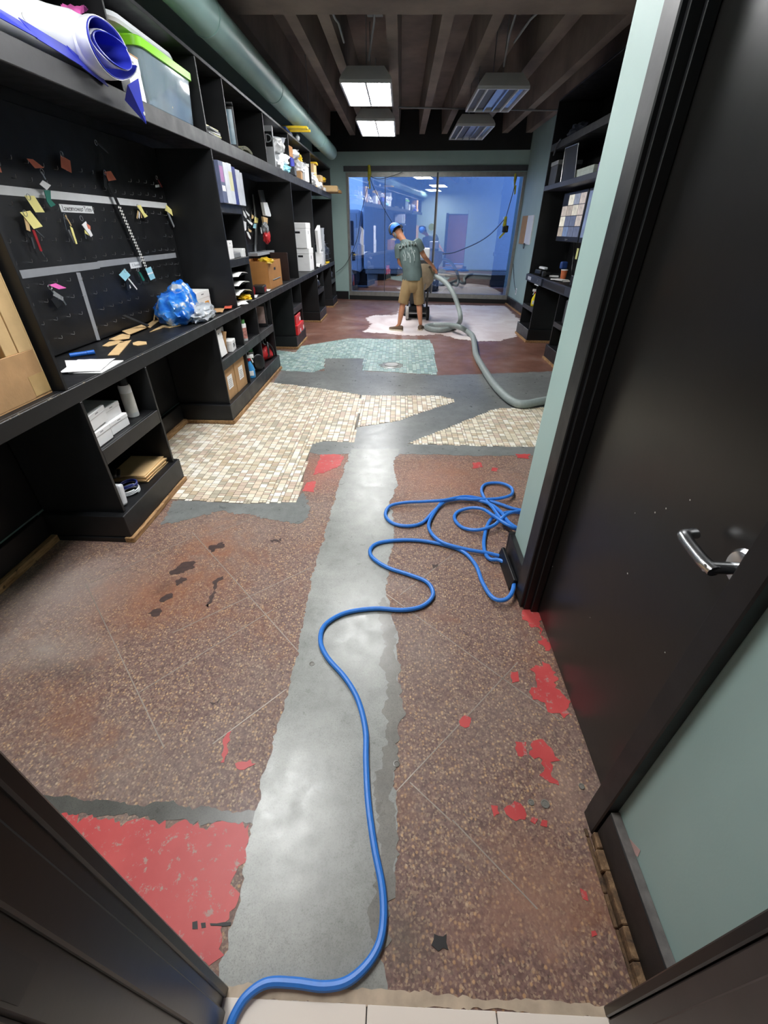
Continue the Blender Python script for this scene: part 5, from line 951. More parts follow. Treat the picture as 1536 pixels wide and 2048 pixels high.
box('black_panel', (-1.88, a+0.0285, SZ+0.20), (-1.63, a+0.0299, SZ+0.345), 'black_plastic', sg, 0); text('letter', 'D', frame3((-1.672, a+0.028, SZ+0.275), (1, 0, 0), (0, 0, 1)), 0.12, 'white_plastic', sg); text('letter', 'D', frame3((-1.614, a+0.04, SZ+0.275), (0, 1, 0), (0, 0, 1)), 0.03, 'black_plastic', sg)
# heaps of paper, bags and boxes towards the far end: each one a thing of its own
FAR = [(7.12, 0.0, 0.16, 'blob', 'white_plastic', 'white plastic bundle right of the letter sign'), (7.14, 0.17, 0.14, 'blob', 'white_paper', 'crumpled white paper bag on the bundle right of the letter sign'), (7.36, 0.0, 0.27, 'box', 'white_paper', 'white folder box behind the plastic bundle'), (7.34, 0.271, 0.1, 'sheet', 'binder_pale', 'pale plastic sleeve on top of the folder box'), (7.54, 0.0, 0.08, 'blob', 'tag_blue', 'pale blue packet at the shelf edge'),
       (7.52, 0.09, 0.12, 'blob', 'white_paper', 'white crumpled paper above the pale blue packet'), (7.95, 0.0, 0.10, 'box', 'dark_grey', 'dark flat box under the navy pouch'), (8.0, 0.101, 0.11, 'box', 'banner_blue', 'navy blue pouch on the flat dark box'), (7.9, 0.214, 0.12, 'box', 'carton_brown', 'small brown box on the navy pouch'), (8.15, 0.213, 0.10, 'blob', 'white_paper', 'white paper wad beside the small brown box'), (8.34, 0.215, 0.22, 'sheet', 'binder_pale', 'big tilted white card sticking out of the heap'),
       (8.55, 0.0, 0.10, 'box', 'cardboard', 'tan box under the white papers'), (8.65, 0.101, 0.14, 'blob', 'white_plastic', 'white bag on the tan box'), (8.75, 0.24, 0.10, 'blob', 'bag_yellow', 'yellow wrapper in the paper heap'), (8.95, 0.0, 0.2, 'box', 'white_paper', 'white box in the middle of the far heap'), (9.1, 0.20, 0.16, 'sheet', 'white_paper', 'curled white sheet on the far heap'), (9.15, 0.201, 0.07, 'box', 'dark_grey', 'dark camera-like box in the far heap'),
       (9.7, 0.0, 0.14, 'blob', 'white_paper', 'white paper wad past the last divider'), (9.8, 0.14, 0.26, 'sheet', 'binder_pale', 'white envelope standing in the far heap'), (10.0, 0.0, 0.33, 'box', 'manila', 'manila folder box at the back of the far heap'), (10.05, 0.331, 0.03, 'box', 'bag_yellow', 'yellow folder on the manila box'), (10.15, 0.0, 0.14, 'blob', 'white_plastic', 'white bag before the manila box'), (10.5, 0.0, 0.12, 'blob', 'white_paper', 'flattened white paper bag near the window'),
       (10.6, 0.12, 0.10, 'box', 'cardboard_light', 'tan carton on the flattened bag'), (10.9, 0.0, 0.14, 'box', 'cardboard', 'brown carton near the end of the shelf'), (10.92, 0.141, 0.08, 'blob', 'bag_yellow', 'yellow rag on the brown carton'), (11.17, 0.0, 0.06, 'box', 'white_paper', 'flat white box at the end of the shelf')]
for i, (y, dz, h, kind, mt, lab) in enumerate(FAR):
    x = -1.70+0.03*math.sin(i*2.3); z = SZ+dz+0.0006
    if kind == 'box': rbox('stored_box', (0.24, 0.24+0.04*math.sin(i), h), T((x-0.03, y, z), 0.08*math.sin(i*1.3)), mt, None, 0.004, label=lab, cat='box', group='clutter on the far shelf')
    elif kind == 'blob': blob('paper_wad' if 'paper' in lab else 'soft_bag', (0.20, 0.26, h*1.2), T((x, y, z), i), mt, 0.55, 3.2, i, 3, label=lab, cat='paper' if 'paper' in lab else 'bag', group='clutter on the far shelf')
    else: sheet('loose_card', 0.24, 0.22, T((x, y, z), 0.3*math.sin(i), 0.45+0.2*math.sin(i*2), 0.1), mt, 0.02, 0.01, i, rest=z, label=lab, cat='card', group='clutter on the far shelf')
c1 = OX(664, 383, -1.56); rbox('tan_box', (0.36, 0.30, 0.11), T((-1.56, 11.40, SZ), 0.05), 'cardboard_light', None, 0.02, label='rounded tan box sticking out past the shelf end', cat='box'); rbox('wood_offcut', (0.30, 0.30, 0.05), T((-1.50, 11.72, SZ+0.001), 0.0, 0, 0.0), M('ochre_board', (178, 130, 60), 0.6), None, 0.003, label='ochre board sticking out beyond the tan box', cat='board'); rbox('flat_pack', (0.26, 0.28, 0.03), T((-1.53, 11.72, SZ+0.052), 0.05), 'white_paper', None, 0.003, label='flat white pack lying over the ochre board', cat='box')
# paint sticks on top of the unit
tz = 2.7005
for i, (y, r) in enumerate(((7.75, 0.1), (7.85, -0.1), (8.0, 0.05))): rbox('yellow_stick', (0.34, 0.035, 0.03), T((-1.50, y, tz+0.031), r), M('stick_yellow', (236, 200, 40), 0.4), None, 0.006, label=('left', 'middle', 'right')[i]+' yellow stick jutting out over the shelving top', cat='stick', group='yellow sticks on the shelving')
rbox('blue_case', (0.24, 0.55, 0.03), T((-1.72, 7.85, tz), 0.05), M('case_blue', (28, 60, 120), 0.5), None, 0.006, label='blue flat case under the yellow sticks', cat='case'); blob('white_bulb', (0.07, 0.10, 0.10), T((-1.62, 8.5, tz), 0), 'white_plastic', 0.1, 2, 1, 2, label='small white bulb-shaped object on top of the shelving', cat='bulb')

# ================================================================== RIGHT SIDE THINGS
mo = thing('wall_monitor', 'black monitor showing a grid of camera pictures on the right shelving', 'monitor', (2.45, 7.4, 1.5))
tl, br_ = OX(1128, 391, 2.40), OX(1159, 470, 2.40); y_far, y_near = OX(1122, 430, 2.40).y, OX(1166, 425, 2.40).y; zt, zb = 2.02, 1.52
box('casing', (2.402, y_near-0.03, zb-0.06), (2.45, y_far+0.03, zt+0.03), 'black_plastic', mo, 0.006); box('wall_arm', (2.45, (y_near+y_far)/2-0.06, 1.68), (2.782, (y_near+y_far)/2+0.06, 1.86), 'black_plastic', mo, 0.004)
SCR = [(150, 140, 128), (120, 126, 138), (182, 176, 160), (96, 112, 140), (170, 160, 150), (136, 148, 168), (200, 196, 180), (86, 92, 110)]
for j in range(4):
    for i in range(4):
        if (i, j) == (0, 3): continue
        a = y_far-(y_far-y_near)*(i+0.03)/4; e = y_far-(y_far-y_near)*(i+0.97)/4; z0 = zb+(zt-zb)*(j+0.03)/4; z1 = zb+(zt-zb)*(j+0.97)/4; c = R.choice(SCR)
        box('camera_picture', (2.3995, e, z0), (2.4018, a, z1), M('screen_%d_%d_%d' % c, c, 0.3, emit=0.55, var=0.45, scale=18), mo, 0)
text('logo', 'Sceptre', frame3((2.4012, (y_near+y_far)/2, zb-0.03), (0, -1, 0), (0, 0, 1)), 0.04, 'mid_grey', mo)
mo2 = thing('wall_monitor', 'second monitor beside the first, mostly behind the pale wall edge', 'monitor', (2.45, 6.5, 1.5)); box('casing', (2.402, y_near-0.85, zb-0.06), (2.45, y_near-0.06, zt+0.03), 'black_plastic', mo2, 0.006); box('screen', (2.3995, y_near-0.82, zb), (2.4018, y_near-0.09, zt), M('screen_2', (110, 124, 150), 0.3, emit=0.4, var=0.5, scale=10), mo2, 0); box('wall_arm', (2.45, y_near-0.5, 1.7), (2.782, y_near-0.4, 1.84), 'black_plastic', mo2, 0.004)
tube('monitor_cable', [V((2.47, y_near+0.30, 1.5)), V((2.52, y_near+0.34, 1.3)), V((2.5, y_near+0.22, 1.12)), V((2.55, y_near+0.2, 0.99))], 0.008, 'black_plastic', None, 6, smoothpath=5, label='black cable hanging from the monitor', cat='cable'); rbox('cable_tag', (0.004, 0.07, 0.13), T((2.50, y_near+0.16, 1.26)), M('note_yellow', (222, 226, 150), 0.6), None, 0, label='pale yellow tag on the cables below the monitor', cat='tag')
z = 0.9855
nb = thing('flat_monitor', 'beige flat screen leaning on the right worktop', 'screen', (2.42, 6.7, z)); rbox('panel', (0.03, 0.50, 0.42), T((2.44, 6.72, z), -0.35, 0, 0.18), 'black_plastic', nb, 0.006, rest=z); rbox('face', (0.004, 0.47, 0.39), T((2.4235, 6.72-0.006, z+0.019), -0.35, 0, 0.18), M('beige_screen', (150, 146, 118), 0.5), nb, 0)
pr = thing('label_printer', 'black desk printer near the pale wall edge on the right worktop', 'printer', (2.34, 6.3, z)); rbox('body', (0.22, 0.26, 0.13), T((2.36, 6.30, z)), 'black_plastic', pr, 0.015); rbox('top', (0.16, 0.2, 0.04), T((2.38, 6.30, z+0.13)), 'dark_grey', pr, 0.01)
cp = thing('paper_cup', 'orange and white paper cup on the right worktop', 'cup', (2.40, 7.22, z)); turned('cup', [(0.035, 0), (0.048, 0.13), (0.050, 0.132), (0.044, 0.13), (0.033, 0.005)], M('cup_orange', (208, 112, 70), 0.5), cp, T((2.42, 7.22, z)), 18); turned('rim', [(0.0485, 0.125), (0.0515, 0.13), (0.0485, 0.136)], 'white_paper', cp, T((2.42, 7.22, z)), 18)
bgd = thing('desk_gadget', 'blue padded gadget on a short grey stalk on the right worktop', 'gadget', (2.5, 7.55, z)); turned('stalk', [(0.03, 0), (0.012, 0.01), (0.012, 0.12)], 'mid_grey', bgd, T((2.5, 7.55, z)), 12); rbox('pad', (0.10, 0.08, 0.10), T((2.5, 7.55, z+0.12)), M('blue_pad', (44, 78, 150), 0.5), bgd, 0.02)
for i, (x, y, rz, lab) in enumerate(((2.32, 7.05, 0.5, 'white notepad before the orange cup'), (2.38, 7.05, 0.2, 'second white notepad under the first'), (2.45, 7.75, -0.3, 'white paper under the black hole punch'))): rbox('notepad', (0.14, 0.22, 0.012), T((x, y, z+(0.013 if i == 0 else 0)), rz), 'white_paper', None, 0.002, label=lab, cat='notepad')
hp = thing('desk_phone', 'black desk telephone at the far end of the right worktop', 'telephone', (2.35, 8.0, z)); rbox('body', (0.2, 0.24, 0.06), T((2.34, 8.0, z), 0.1, 0, 0.1), 'black_plastic', hp, 0.01, rest=z); rbox('handset', (0.06, 0.24, 0.035), T((2.33, 8.0, z+0.085), 0.1), 'white_plastic', hp, 0.012)
rbox('stapler', (0.06, 0.22, 0.07), T((2.28, 7.72, z), -0.2), 'black_plastic', None, 0.012, label='black hole punch at the front of the right worktop', cat='hole punch')
dw = box('drawer', (2.168, 7.42, 0.885), (2.199, 8.36, 0.978), 'navy_trim', rc, 0.003, label='navy drawer front with a white card'); box('card_holder', (2.166, 8.02, 0.905), (2.1675, 8.22, 0.955), M('card_grey', (170, 176, 190), 0.5), dw, 0); turned('drawer_lock', [(0.014, 0), (0.014, 0.006), (0.006, 0.007)], 'steel', dw, frame3((2.168, 7.62, 0.935), (0, 1, 0), (0, 0, 1)) @ Matrix.Rotation(PI, 4, 'Y'), 12); box('open_slot', (2.1985, 6.40, 0.89), (2.1998, 7.36, 0.968), 'black_plastic', rc, 0); box('white_tab', (2.155, 7.50, 0.872), (2.167, 7.72, 0.884), 'white_plastic', dw, 0.003)
M('bottle_yellow', (232, 214, 40), 0.3); spraybottle('yellow spray bottle with a white trigger and red collar', (2.29, 8.02, 0.5255), 0.29, 'bottle_yellow', 'bottle_white', PI*0.9, 'red_plastic')
rbox('waste_bin', (0.40, 0.44, 0.30), T((2.45, 6.18, 0.5255)), 'dark_grey', None, 0.02, label='dark grey bin in the base unit by the pale wall edge', cat='bin'); rbox('white_roll', (0.30, 0.34, 0.035), T((2.42, 6.18, 0.826)), 'white_plastic', None, 0.015, label='white pad lying on the dark grey bin', cat='pad'); can('small yellow can low in the right base unit', (2.4, 6.25, 0.2048), 0.04, 0.18, 'bag_yellow', 'dark_grey')
# shelves above
z = 2.1605
gb = thing('card_file', 'grey box with a pale lid at the far end of the right shelf', 'box', (2.4, 8.1, z)); rbox('body', (0.34, 0.34, 0.23), T((2.41, 8.10, z)), 'dark_grey', gb, 0.006); rbox('lid', (0.35, 0.35, 0.05), T((2.41, 8.10, z+0.23)), 'mid_grey', gb, 0.006)
wf = thing('display_stand', 'pale metal display frame standing on the right shelf', 'display stand', (2.3, 7.65, z)); A = [OX(1118, 360, 2.24), OX(1128, 291, 2.24), OX(1153, 286, 2.24), OX(1144, 358, 2.24)]
for p in A: p.z = max(p.z, z+0.006)
A[0].z = A[3].z = z+0.0085
A[1].z = min(A[1].z, 2.552); A[2].z = min(A[2].z, 2.552)
A = [p+V((0.03, 0, 0)) for p in A]
tube('frame_rail', A, 0.007, 'steel', wf, 6, True); slab('frame_glass', [p+V((0.004, 0, 0)) for p in A], (1, 0, 0), 0.004, 'black_plastic', wf)
whitebox('pale green-white box lying on the right shelf', (0.26, 0.62, 0.10), T((2.42, 6.90, z), 0.0), name='pale_box', mat=M('pale_green', (206, 216, 206), 0.5)); blob('black_gadget', (0.16, 0.2, 0.16), T((2.42, 7.55, z)), 'black_plastic', 0.2, 3, 3, 3, label='black gadget beside the wire frame on the right shelf', cat='gadget'); rbox('purple_box', (0.08, 0.10, 0.10), T((2.3, 6.32, z)), M('purple', (150, 110, 200), 0.4), None, 0.01, label='small purple box at the pale wall edge on the right shelf', cat='box'); blob('dark_bundle', (0.26, 0.5, 0.20), T((2.42, 7.8, 2.6455)), M('bundle_blue', (40, 46, 60), 0.6), 0.4, 3, 6, 3, label='dark bundle on the top right shelf', cat='bundle'); tube('loose_strap', [V((2.19, 7.85, 2.655)), V((2.18, 7.95, 2.60)), V((2.185, 8.05, 2.50))], 0.012, 'dark_grey', None, 6, smoothpath=4, label='dark strap hanging over the top right shelf', cat='strap')
# right wall: corkboard, outlet
ck = thing('notice_board', 'narrow cork and white board on the teal wall right of the window', 'notice board', (2.79, 10.9, 1.3)); a, e = OX(1044, 450, 2.79).y, OX(1066, 450, 2.79).y
m_ = e+(a-e)*0.5; box('cork_half', (2.775, m_, 1.33), (2.799, a, 1.86), 'cardboard', ck, 0.004); box('white_half', (2.775, e, 1.33), (2.799, m_-0.002, 1.86), 'white_plastic', ck, 0.004); tube('clip_ring', [V((2.765, m_-0.1+0.05*math.cos(k*PI/6), 1.30+0.05*math.sin(k*PI/6))) for k in range(12)], 0.008, 'dark_grey', ck, 6, True)
yo = OX(1034, 573, 2.80).y; ol = thing('wall_outlet', 'white electrical outlet low on the right teal wall', 'outlet', (2.79, yo, 0.3)); box('plate', (2.792, yo-0.045, 0.30), (2.7995, yo+0.045, 0.44), 'white_plastic', ol, 0.003); box('socket', (2.790, yo-0.02, 0.33), (2.7915, yo+0.02, 0.41), 'mid_grey', ol, 0.002)
tube('thin_wire', [V((2.79, yo+0.06, 0.40)), V((2.785, yo+0.3, 0.55)), V((2.79, yo+0.7, 0.9))], 0.006, 'dark_grey', None, 5, smoothpath=5, label='thin wire climbing the right wall from the outlet', cat='wire')

# ================================================================== WINDOW CORDS
def wp(x, y, off=0.12):
    d = _ray(x, y); # meet the plane parallel to the back wall
    t = (12.68-BK*1.35-off)/(d.y+BK*d.x); return V((d.x*t, d.y*t, EYE+d.z*t))
def wcord(pts, label, r=0.007): tube('cord', [wp(*p) for p in pts], r, 'dark_grey', None, 6, smoothpath=5, label=label, cat='cord', group='cords hanging at the window')
wcord([(738, 348), (745, 370), (757, 395), (772, 425), (788, 452), (795, 470)], 'dark cord running from the left tie down behind the worker'); wcord([(739, 360), (731, 390), (722, 430), (716, 470), (706, 500), (690, 530), (672, 545)], 'dark cord drooping left from the tie to the shelving'); wcord([(738, 352), (760, 358), (790, 350), (805, 344)], 'short cord along the window head'); wcord([(1034, 352), (1026, 385), (1016, 420), (1011, 438)], 'right cord hanging from the window head to the yellow tie', 0.009); wcord([(1011, 436), (985, 465), (960, 483), (930, 497), (905, 506), (885, 508)], 'dark cord sweeping from the right tie to the machine', 0.009)
M('caution_tape', (170, 164, 40), 0.5, var=0.3)
for i, (pts, lab) in enumerate((([(738, 330), (739, 348), (737, 362)], 'yellow tape tied round the cords at the window head, left'), ([(1012, 433), (1009, 450), (1013, 463)], 'yellow tape tied round the right cord'), ([(1031, 347), (1030, 360), (1029, 372)], 'short yellow tape at the top of the right cord'))):
    t = thing('caution_tape', lab, 'tape', wp(*pts[-1]), 'yellow tape ties'); P = [wp(*p, 0.14) for p in pts]; tube('wrap', P, [0.03, 0.045, 0.02] if i < 2 else [0.02, 0.03, 0.01], 'caution_tape', t, 7); d = P[-1]; slab('tail', [d, d+V((0.04, 0, 0.02)), d+V((0.05, 0, -0.14)), d+V((0.02, 0, -0.16))] if i != 1 else [d, d+V((-0.03, 0, 0.03)), d+V((-0.16, 0, -0.12)), d+V((-0.14, 0, -0.15))], (0, -1, 0), 0.003, 'caution_tape', t)
rbox('plug_connector', (0.12, 0.10, 0.14), T(wp(1010, 462)-V((0, 0, 0.03)), 0.3), 'black_plastic', None, 0.02, label='black cord connector hanging under the right yellow tape', cat='connector')

# ================================================================== BLUE AIR HOSE, GREY VACUUM HOSE
M('hose_blue', (48, 122, 212), 0.42, var=0.06, scale=60)
HB = [(455, 2070), (470, 2030), (495, 1992), (535, 1966), (590, 1966), (650, 1973), (700, 1960), (745, 1915), (765, 1860), (765, 1780), (748, 1690), (736, 1600), (732, 1520), (731, 1460), (716, 1400), (690, 1355), (655, 1315), (641, 1282), (650, 1250), (690, 1226), (750, 1217), (805, 1220), (845, 1212), (866, 1190), (855, 1165), (820, 1150), (775, 1135), (745, 1115), (741, 1098), (760, 1085), (810, 1080), (860, 1084), (920, 1100), (950, 1128), (965, 1165), (985, 1195), (1008, 1200), (1024, 1185), (1028, 1155), (1015, 1130), (998, 1120), (980, 1118), (970, 1105), (968, 1080), (975, 1050), (990, 1032), (1020, 1024), (1046, 1026),
      (1075, 1030), (1090, 1050), (1070, 1066), (1045, 1060), (1022, 1054), (1000, 1035), (985, 1015), (970, 998), (963, 980), (972, 968), (1000, 966), (1022, 975), (1024, 988), (1008, 995), (985, 998), (955, 999), (915, 998), (885, 1005), (872, 1020), (858, 1045), (862, 1065), (885, 1085), (930, 1098), (975, 1106), (1008, 1112), (1030, 1094), (1070, 1084)]
HB2 = [(1095, 1090), (1075, 1078), (1045, 1062), (1018, 1045), (1000, 1022), (975, 1006), (940, 998), (900, 998), (870, 1020), (845, 1045), (815, 1052), (785, 1046), (771, 1030), (780, 1012), (810, 1005), (850, 1003), (890, 1000), (930, 993), (965, 998), (1000, 1008), (1030, 1018), (1080, 1025)]
HB3 = [(1070, 1040), (1040, 1055), (1016, 1050), (985, 1030), (965, 1018), (940, 1016), (915, 1024), (909, 1038), (925, 1055), (955, 1060), (985, 1052), (1000, 1040), (1015, 1028), (1040, 1022), (1080, 1024)]
r_ = 0.0112; hs = thing('air_hose', 'long bright blue air hose winding over the floor from the doorway', 'hose', FL(640, 1282))
def hosepath(P, lifts):
    out = []
    for i, p in enumerate(P):
        q = FL(p[0], p[1], r_+0.002); L = 0
        for c, h, w_ in lifts: L = max(L, h*max(0, 1-abs(i-c)/w_))
        d = (V((0, 0, EYE))-q).normalized(); out.append(q+d*L+V((0, 0, 0.003 if q.y < 0.2 else 0)))
    return catmull(out, 5)
tube('hose', hosepath(HB, [(37, 0.045, 4), (38, 0.045, 4), (45, 0.024, 3), (52, 0.05, 3), (54, 0.05, 3), (61, 0.05, 4), (63, 0.05, 3), (66, 0.0, 2), (69, 0.026, 4)]), r_, 'hose_blue', hs, 9); tube('hose_loop', hosepath(HB2, [(3, 0.07, 4), (4, 0.07, 3), (6, 0.026, 3), (16, 0.05, 4)]), r_, 'hose_blue', hs, 9); tube('hose_loop', hosepath(HB3, [(2, 0.10, 3), (3, 0.09, 3), (12, 0.10, 4)]), r_, 'hose_blue', hs, 9)
M('hose_grey', (140, 150, 148), 0.5, var=0.08, scale=30)
hv = thing('vacuum_hose', 'thick grey vacuum hose looping from the grinder across the floor', 'hose', FL(950, 690))
HV = [OY(866, 552, 9.62), OY(878, 556, 9.48), OY(894, 568, 9.25), OY(908, 590, 9.0), OY(917, 615, 8.85), OY(921, 637, 8.65)]+[FL(x, y, 0.05) for x, y in ((915, 650), (900, 657), (878, 660), (858, 657), (853, 653), (868, 650))]+[FL(895, 650, 0.10), FL(918, 654, 0.14), FL(933, 662, 0.07)]+[FL(x, y, 0.05) for x, y in ((945, 672), (949, 690), (953, 712), (975, 750), (1000, 782), (1035, 807), (1080, 803), (1140, 790), (1200, 780))]
P = catmull(HV, 8); bm = bmesh.new(); sweep(bm, P, [0.043+0.0012*(i % 2) for i in range(len(P))], 14); bmesh.ops.recalc_face_normals(bm, faces=bm.faces); obj('hose', bm, 'hose_grey', hv, smooth=True)

# ================================================================== FLOOR GRINDER
gx, gy = 0.38, 9.80
gr = thing('floor_grinder', 'walk-behind floor grinder with a tan dust cover, handles and two wheels', 'machine', (gx, gy, 0)); M('canvas_tan', (150, 136, 112), 0.8, var=0.15, bump=0.3, bscale=30); M('rubber', (26, 26, 28), 0.7)
box('deck', (gx-0.22, gy-0.05, 0.17), (gx+0.24, gy+0.40, 0.24), 'black_plastic', gr, 0.01); turned('grinding_head', [(0.27, 0.02), (0.28, 0.04), (0.28, 0.13), (0.22, 0.17)], 'dark_grey', gr, T((gx, gy+0.45, 0.0)), 28); turned('brush_skirt', [(0.285, 0.003), (0.285, 0.05), (0.275, 0.05)], 'rubber', gr, T((gx, gy+0.45, 0.0)), 28)
turned('motor', [(0.14, 0.25), (0.15, 0.27), (0.15, 0.52), (0.10, 0.58), (0.06, 0.60)], 'black_plastic', gr, T((gx, gy+0.25, 0.0)), 20); box('motor_fins', (gx-0.16, gy+0.05, 0.28), (gx+0.16, gy+0.1, 0.52), 'dark_grey', gr, 0.01)
for sx in (-1, 1):
    wm = frame3((gx+0.01+sx*0.215-0.03, gy-0.1, 0.13), (0, 0, 1), (0, -1, 0)); wh = turned('wheel', [(0.09, 0), (0.13, 0.005), (0.13, 0.055), (0.09, 0.06)], 'rubber' if sx > 0 else M('dusty_tyre', (186, 182, 176), 0.8), gr, wm, 24); turned('hub', [(0.06, -0.004), (0.06, 0.064)], 'mid_grey', wh, wm, 14)
    tube('frame_post', [V((gx+sx*0.20, gy-0.02, 0.22)), V((gx+sx*0.20, gy-0.12, 0.60)), V((gx+sx*0.19, gy-0.28, 0.98))], 0.02, 'black_plastic', gr, 10); tube('handle', [V((gx+sx*0.19, gy-0.28, 0.98)), V((gx+sx*0.22, gy-0.50, 1.00)), V((gx+sx*0.26, gy-0.74, 0.975))], 0.018, 'black_plastic', gr, 10)
tube('axle', [V((gx-0.24, gy-0.1, 0.13)), V((gx+0.26, gy-0.1, 0.13))], 0.015, 'steel', gr, 8); tube('cross_bar', [V((gx-0.2, gy-0.28, 0.97)), V((gx+0.2, gy-0.28, 0.97))], 0.018, 'black_plastic', gr, 8); tube('cross_bar', [V((gx-0.2, gy-0.10, 0.55)), V((gx+0.2, gy-0.10, 0.55))], 0.016, 'black_plastic', gr, 8)
box('control_box', (gx-0.13, gy-0.24, 0.93), (gx+0.17, gy-0.10, 1.10), 'dark_grey', gr, 0.015); turned('button', [(0.03, 0), (0.03, 0.02), (0.02, 0.025)], 'black_plastic', gr, frame3((gx+0.10, gy-0.24, 1.02), (1, 0, 0), (0, 0, 1)), 14); turned('button', [(0.02, 0), (0.02, 0.02)], 'red_plastic', gr, frame3((gx+0.0, gy-0.24, 1.03), (1, 0, 0), (0, 0, 1)), 12)
def gring(w0, w1, d0, d1, z, n=20): return [V((gx+0.08+(w0 if math.cos(2*PI*k/n) < 0 else w1)*math.cos(2*PI*k/n), gy-0.16+(d0 if math.sin(2*PI*k/n) < 0 else d1)*math.sin(2*PI*k/n), z+0.012*math.sin(6*PI*k/n))) for k in range(n)]
loft('dust_cover', [gring(0.18, 0.20, 0.17, 0.12, 1.03), gring(0.20, 0.23, 0.18, 0.13, 0.98), gring(0.19, 0.24, 0.17, 0.14, 0.86), gring(0.15, 0.22, 0.15, 0.13, 0.74), gring(0.10, 0.14, 0.12, 0.12, 0.64), gring(0.04, 0.07, 0.06, 0.06, 0.58)], 'canvas_tan', gr)
rbox('water_tank', (0.27, 0.16, 0.18), T((gx+0.06, gy-0.02, 1.11), 0.08), 'white_plastic', gr, 0.02); p = OY(866, 552, 9.62); turned('hose_port', [(0.056, 0), (0.06, 0.02), (0.056, 0.12)], 'black_plastic', gr, frame3(p+V((-0.09, 0.02, 0.03)), (0, 0, 1), (0, 1, 0)) @ Matrix.Identity(4), 18)
tube('vacuum_ring', [V((gx+0.12+0.0, gy-0.16+0.10*math.cos(k*PI/8), 0.44+0.12*math.sin(k*PI/8))) for k in range(16)], 0.01, 'mid_grey', gr, 6, True)
tube('power_lead', [V((gx+0.15, gy-0.2, 0.95)), V((gx+0.12, gy-0.3, 0.62)), V((gx+0.05, gy-0.28, 0.42)), V((gx+0.12, gy-0.2, 0.32)), V((gx+0.16, gy-0.15, 0.5))], 0.008, 'mid_grey', gr, 6, smoothpath=6)

# ================================================================== THE WORKER
def bq(px, py, Y): return OY(px, py, Y)
pe = thing('person', 'person in a grey printed T-shirt, khaki shorts and blue cap guiding the grinder', 'person', FL(820, 662)); M('skin', (190, 132, 100), 0.55, var=0.06); M('shirt_grey', (88, 104, 102), 0.8, var=0.18, scale=7, bump=0.5, bscale=14); M('khaki', (162, 136, 96), 0.8, var=0.12, scale=8, bump=0.4, bscale=16); M('shoe_brown', (96, 76, 58), 0.7); M('sole', (206, 194, 170), 0.7); M('cap_blue', (42, 110, 206), 0.6); M('hair_dark', (34, 26, 22), 0.7)
J = dict(pel=bq(824, 556, 8.66), sp=bq(821, 530, 8.70), ch=bq(817, 503, 8.78), nk=bq(808, 482, 8.86), nk2=bq(803, 474, 8.90), hd=bq(795, 465, 8.96), hd2=bq(791, 457, 8.99),
         lh=bq(815, 566, 8.64), rh=bq(835, 565, 8.66), lk=bq(806, 606, 8.62), rk=bq(838, 606, 8.70), la=bq(798, 653, 8.52), ra=bq(841, 651, 8.62),
         ls=bq(798, 494, 8.80), rs=bq(834, 485, 8.80), le=bq(799, 526, 8.78), re=bq(849, 514, 8.84), lw=bq(812, 537, 9.06), rw=bq(863, 529, 9.02), rhd=bq(869, 537, 9.06), lhd=bq(819, 538, 9.10))
J['la'].z = J['ra'].z = 0.10
J['lt'] = J['la']+V((-0.09, 0.04, -0.065)); J['rt'] = J['ra']+V((0.02, 0.09, -0.065))
def skinmesh(name, verts, edges, radii, root, parent, mat, sub=2):
    me = bpy.data.meshes.new(name); me.from_pydata([tuple(v) for v in verts], edges, []); o = bpy.data.objects.new(name, me); COL.objects.link(o)
    sk = o.modifiers.new('skin', 'SKIN'); sk.use_smooth_shade = True
    if not me.skin_vertices: 
        with bpy.context.temp_override(object=o, active_object=o): bpy.ops.mesh.customdata_skin_add()
    for i, r in enumerate(radii): me.skin_vertices[0].data[i].radius = (r if isinstance(r, tuple) else (r, r)); me.skin_vertices[0].data[i].use_root = (i == root)
    ss = o.modifiers.new('sub', 'SUBSURF'); ss.levels = ss.render_levels = sub
    dg = bpy.context.evaluated_depsgraph_get(); dg.update(); ev = o.evaluated_get(dg); nm = bpy.data.meshes.new_from_object(ev); bm = bmesh.new(); bm.from_mesh(nm); bpy.data.objects.remove(o)
    return obj(name, bm, mat, parent, smooth=True)
names = []; VV = []; RR_ = []; EE = []
def jv(n, p, r): names.append(n); VV.append(V(p)); RR_.append(r); return len(VV)-1
def je(a, b): EE.append((names.index(a), names.index(b)))
for n, r in (('pel', 0.10), ('sp', 0.095), ('ch', 0.10), ('nk', 0.055), ('nk2', 0.052), ('hd', (0.085, 0.095)), ('hd2', (0.078, 0.088)), ('lh', 0.075), ('rh', 0.075), ('lk', 0.056), ('rk', 0.056), ('la', 0.034), ('ra', 0.034), ('lt', 0.018), ('rt', 0.018), ('ls', 0.055), ('rs', 0.055), ('le', 0.042), ('re', 0.042), ('lw', 0.028), ('rw', 0.028), ('lhd', (0.036, 0.022)), ('rhd', (0.036, 0.022))): jv(n, J[n], r)
for a, b in (('lk', 'la'), ('rk', 'ra')): c = J[a]*0.62+J[b]*0.38+V((0, -0.02, 0)); jv(a+'c', c, 0.056)
for a, b in (('pel', 'sp'), ('sp', 'ch'), ('ch', 'nk'), ('nk', 'nk2'), ('nk2', 'hd'), ('hd', 'hd2'), ('pel', 'lh'), ('pel', 'rh'), ('lh', 'lk'), ('rh', 'rk'), ('lk', 'lkc'), ('lkc', 'la'), ('rk', 'rkc'), ('rkc', 'ra'), ('la', 'lt'), ('ra', 'rt'), ('ch', 'ls'), ('ch', 'rs'), ('ls', 'le'), ('rs', 're'), ('le', 'lw'), ('re', 'rw'), ('lw', 'lhd'), ('rw', 'rhd')): je(a, b)
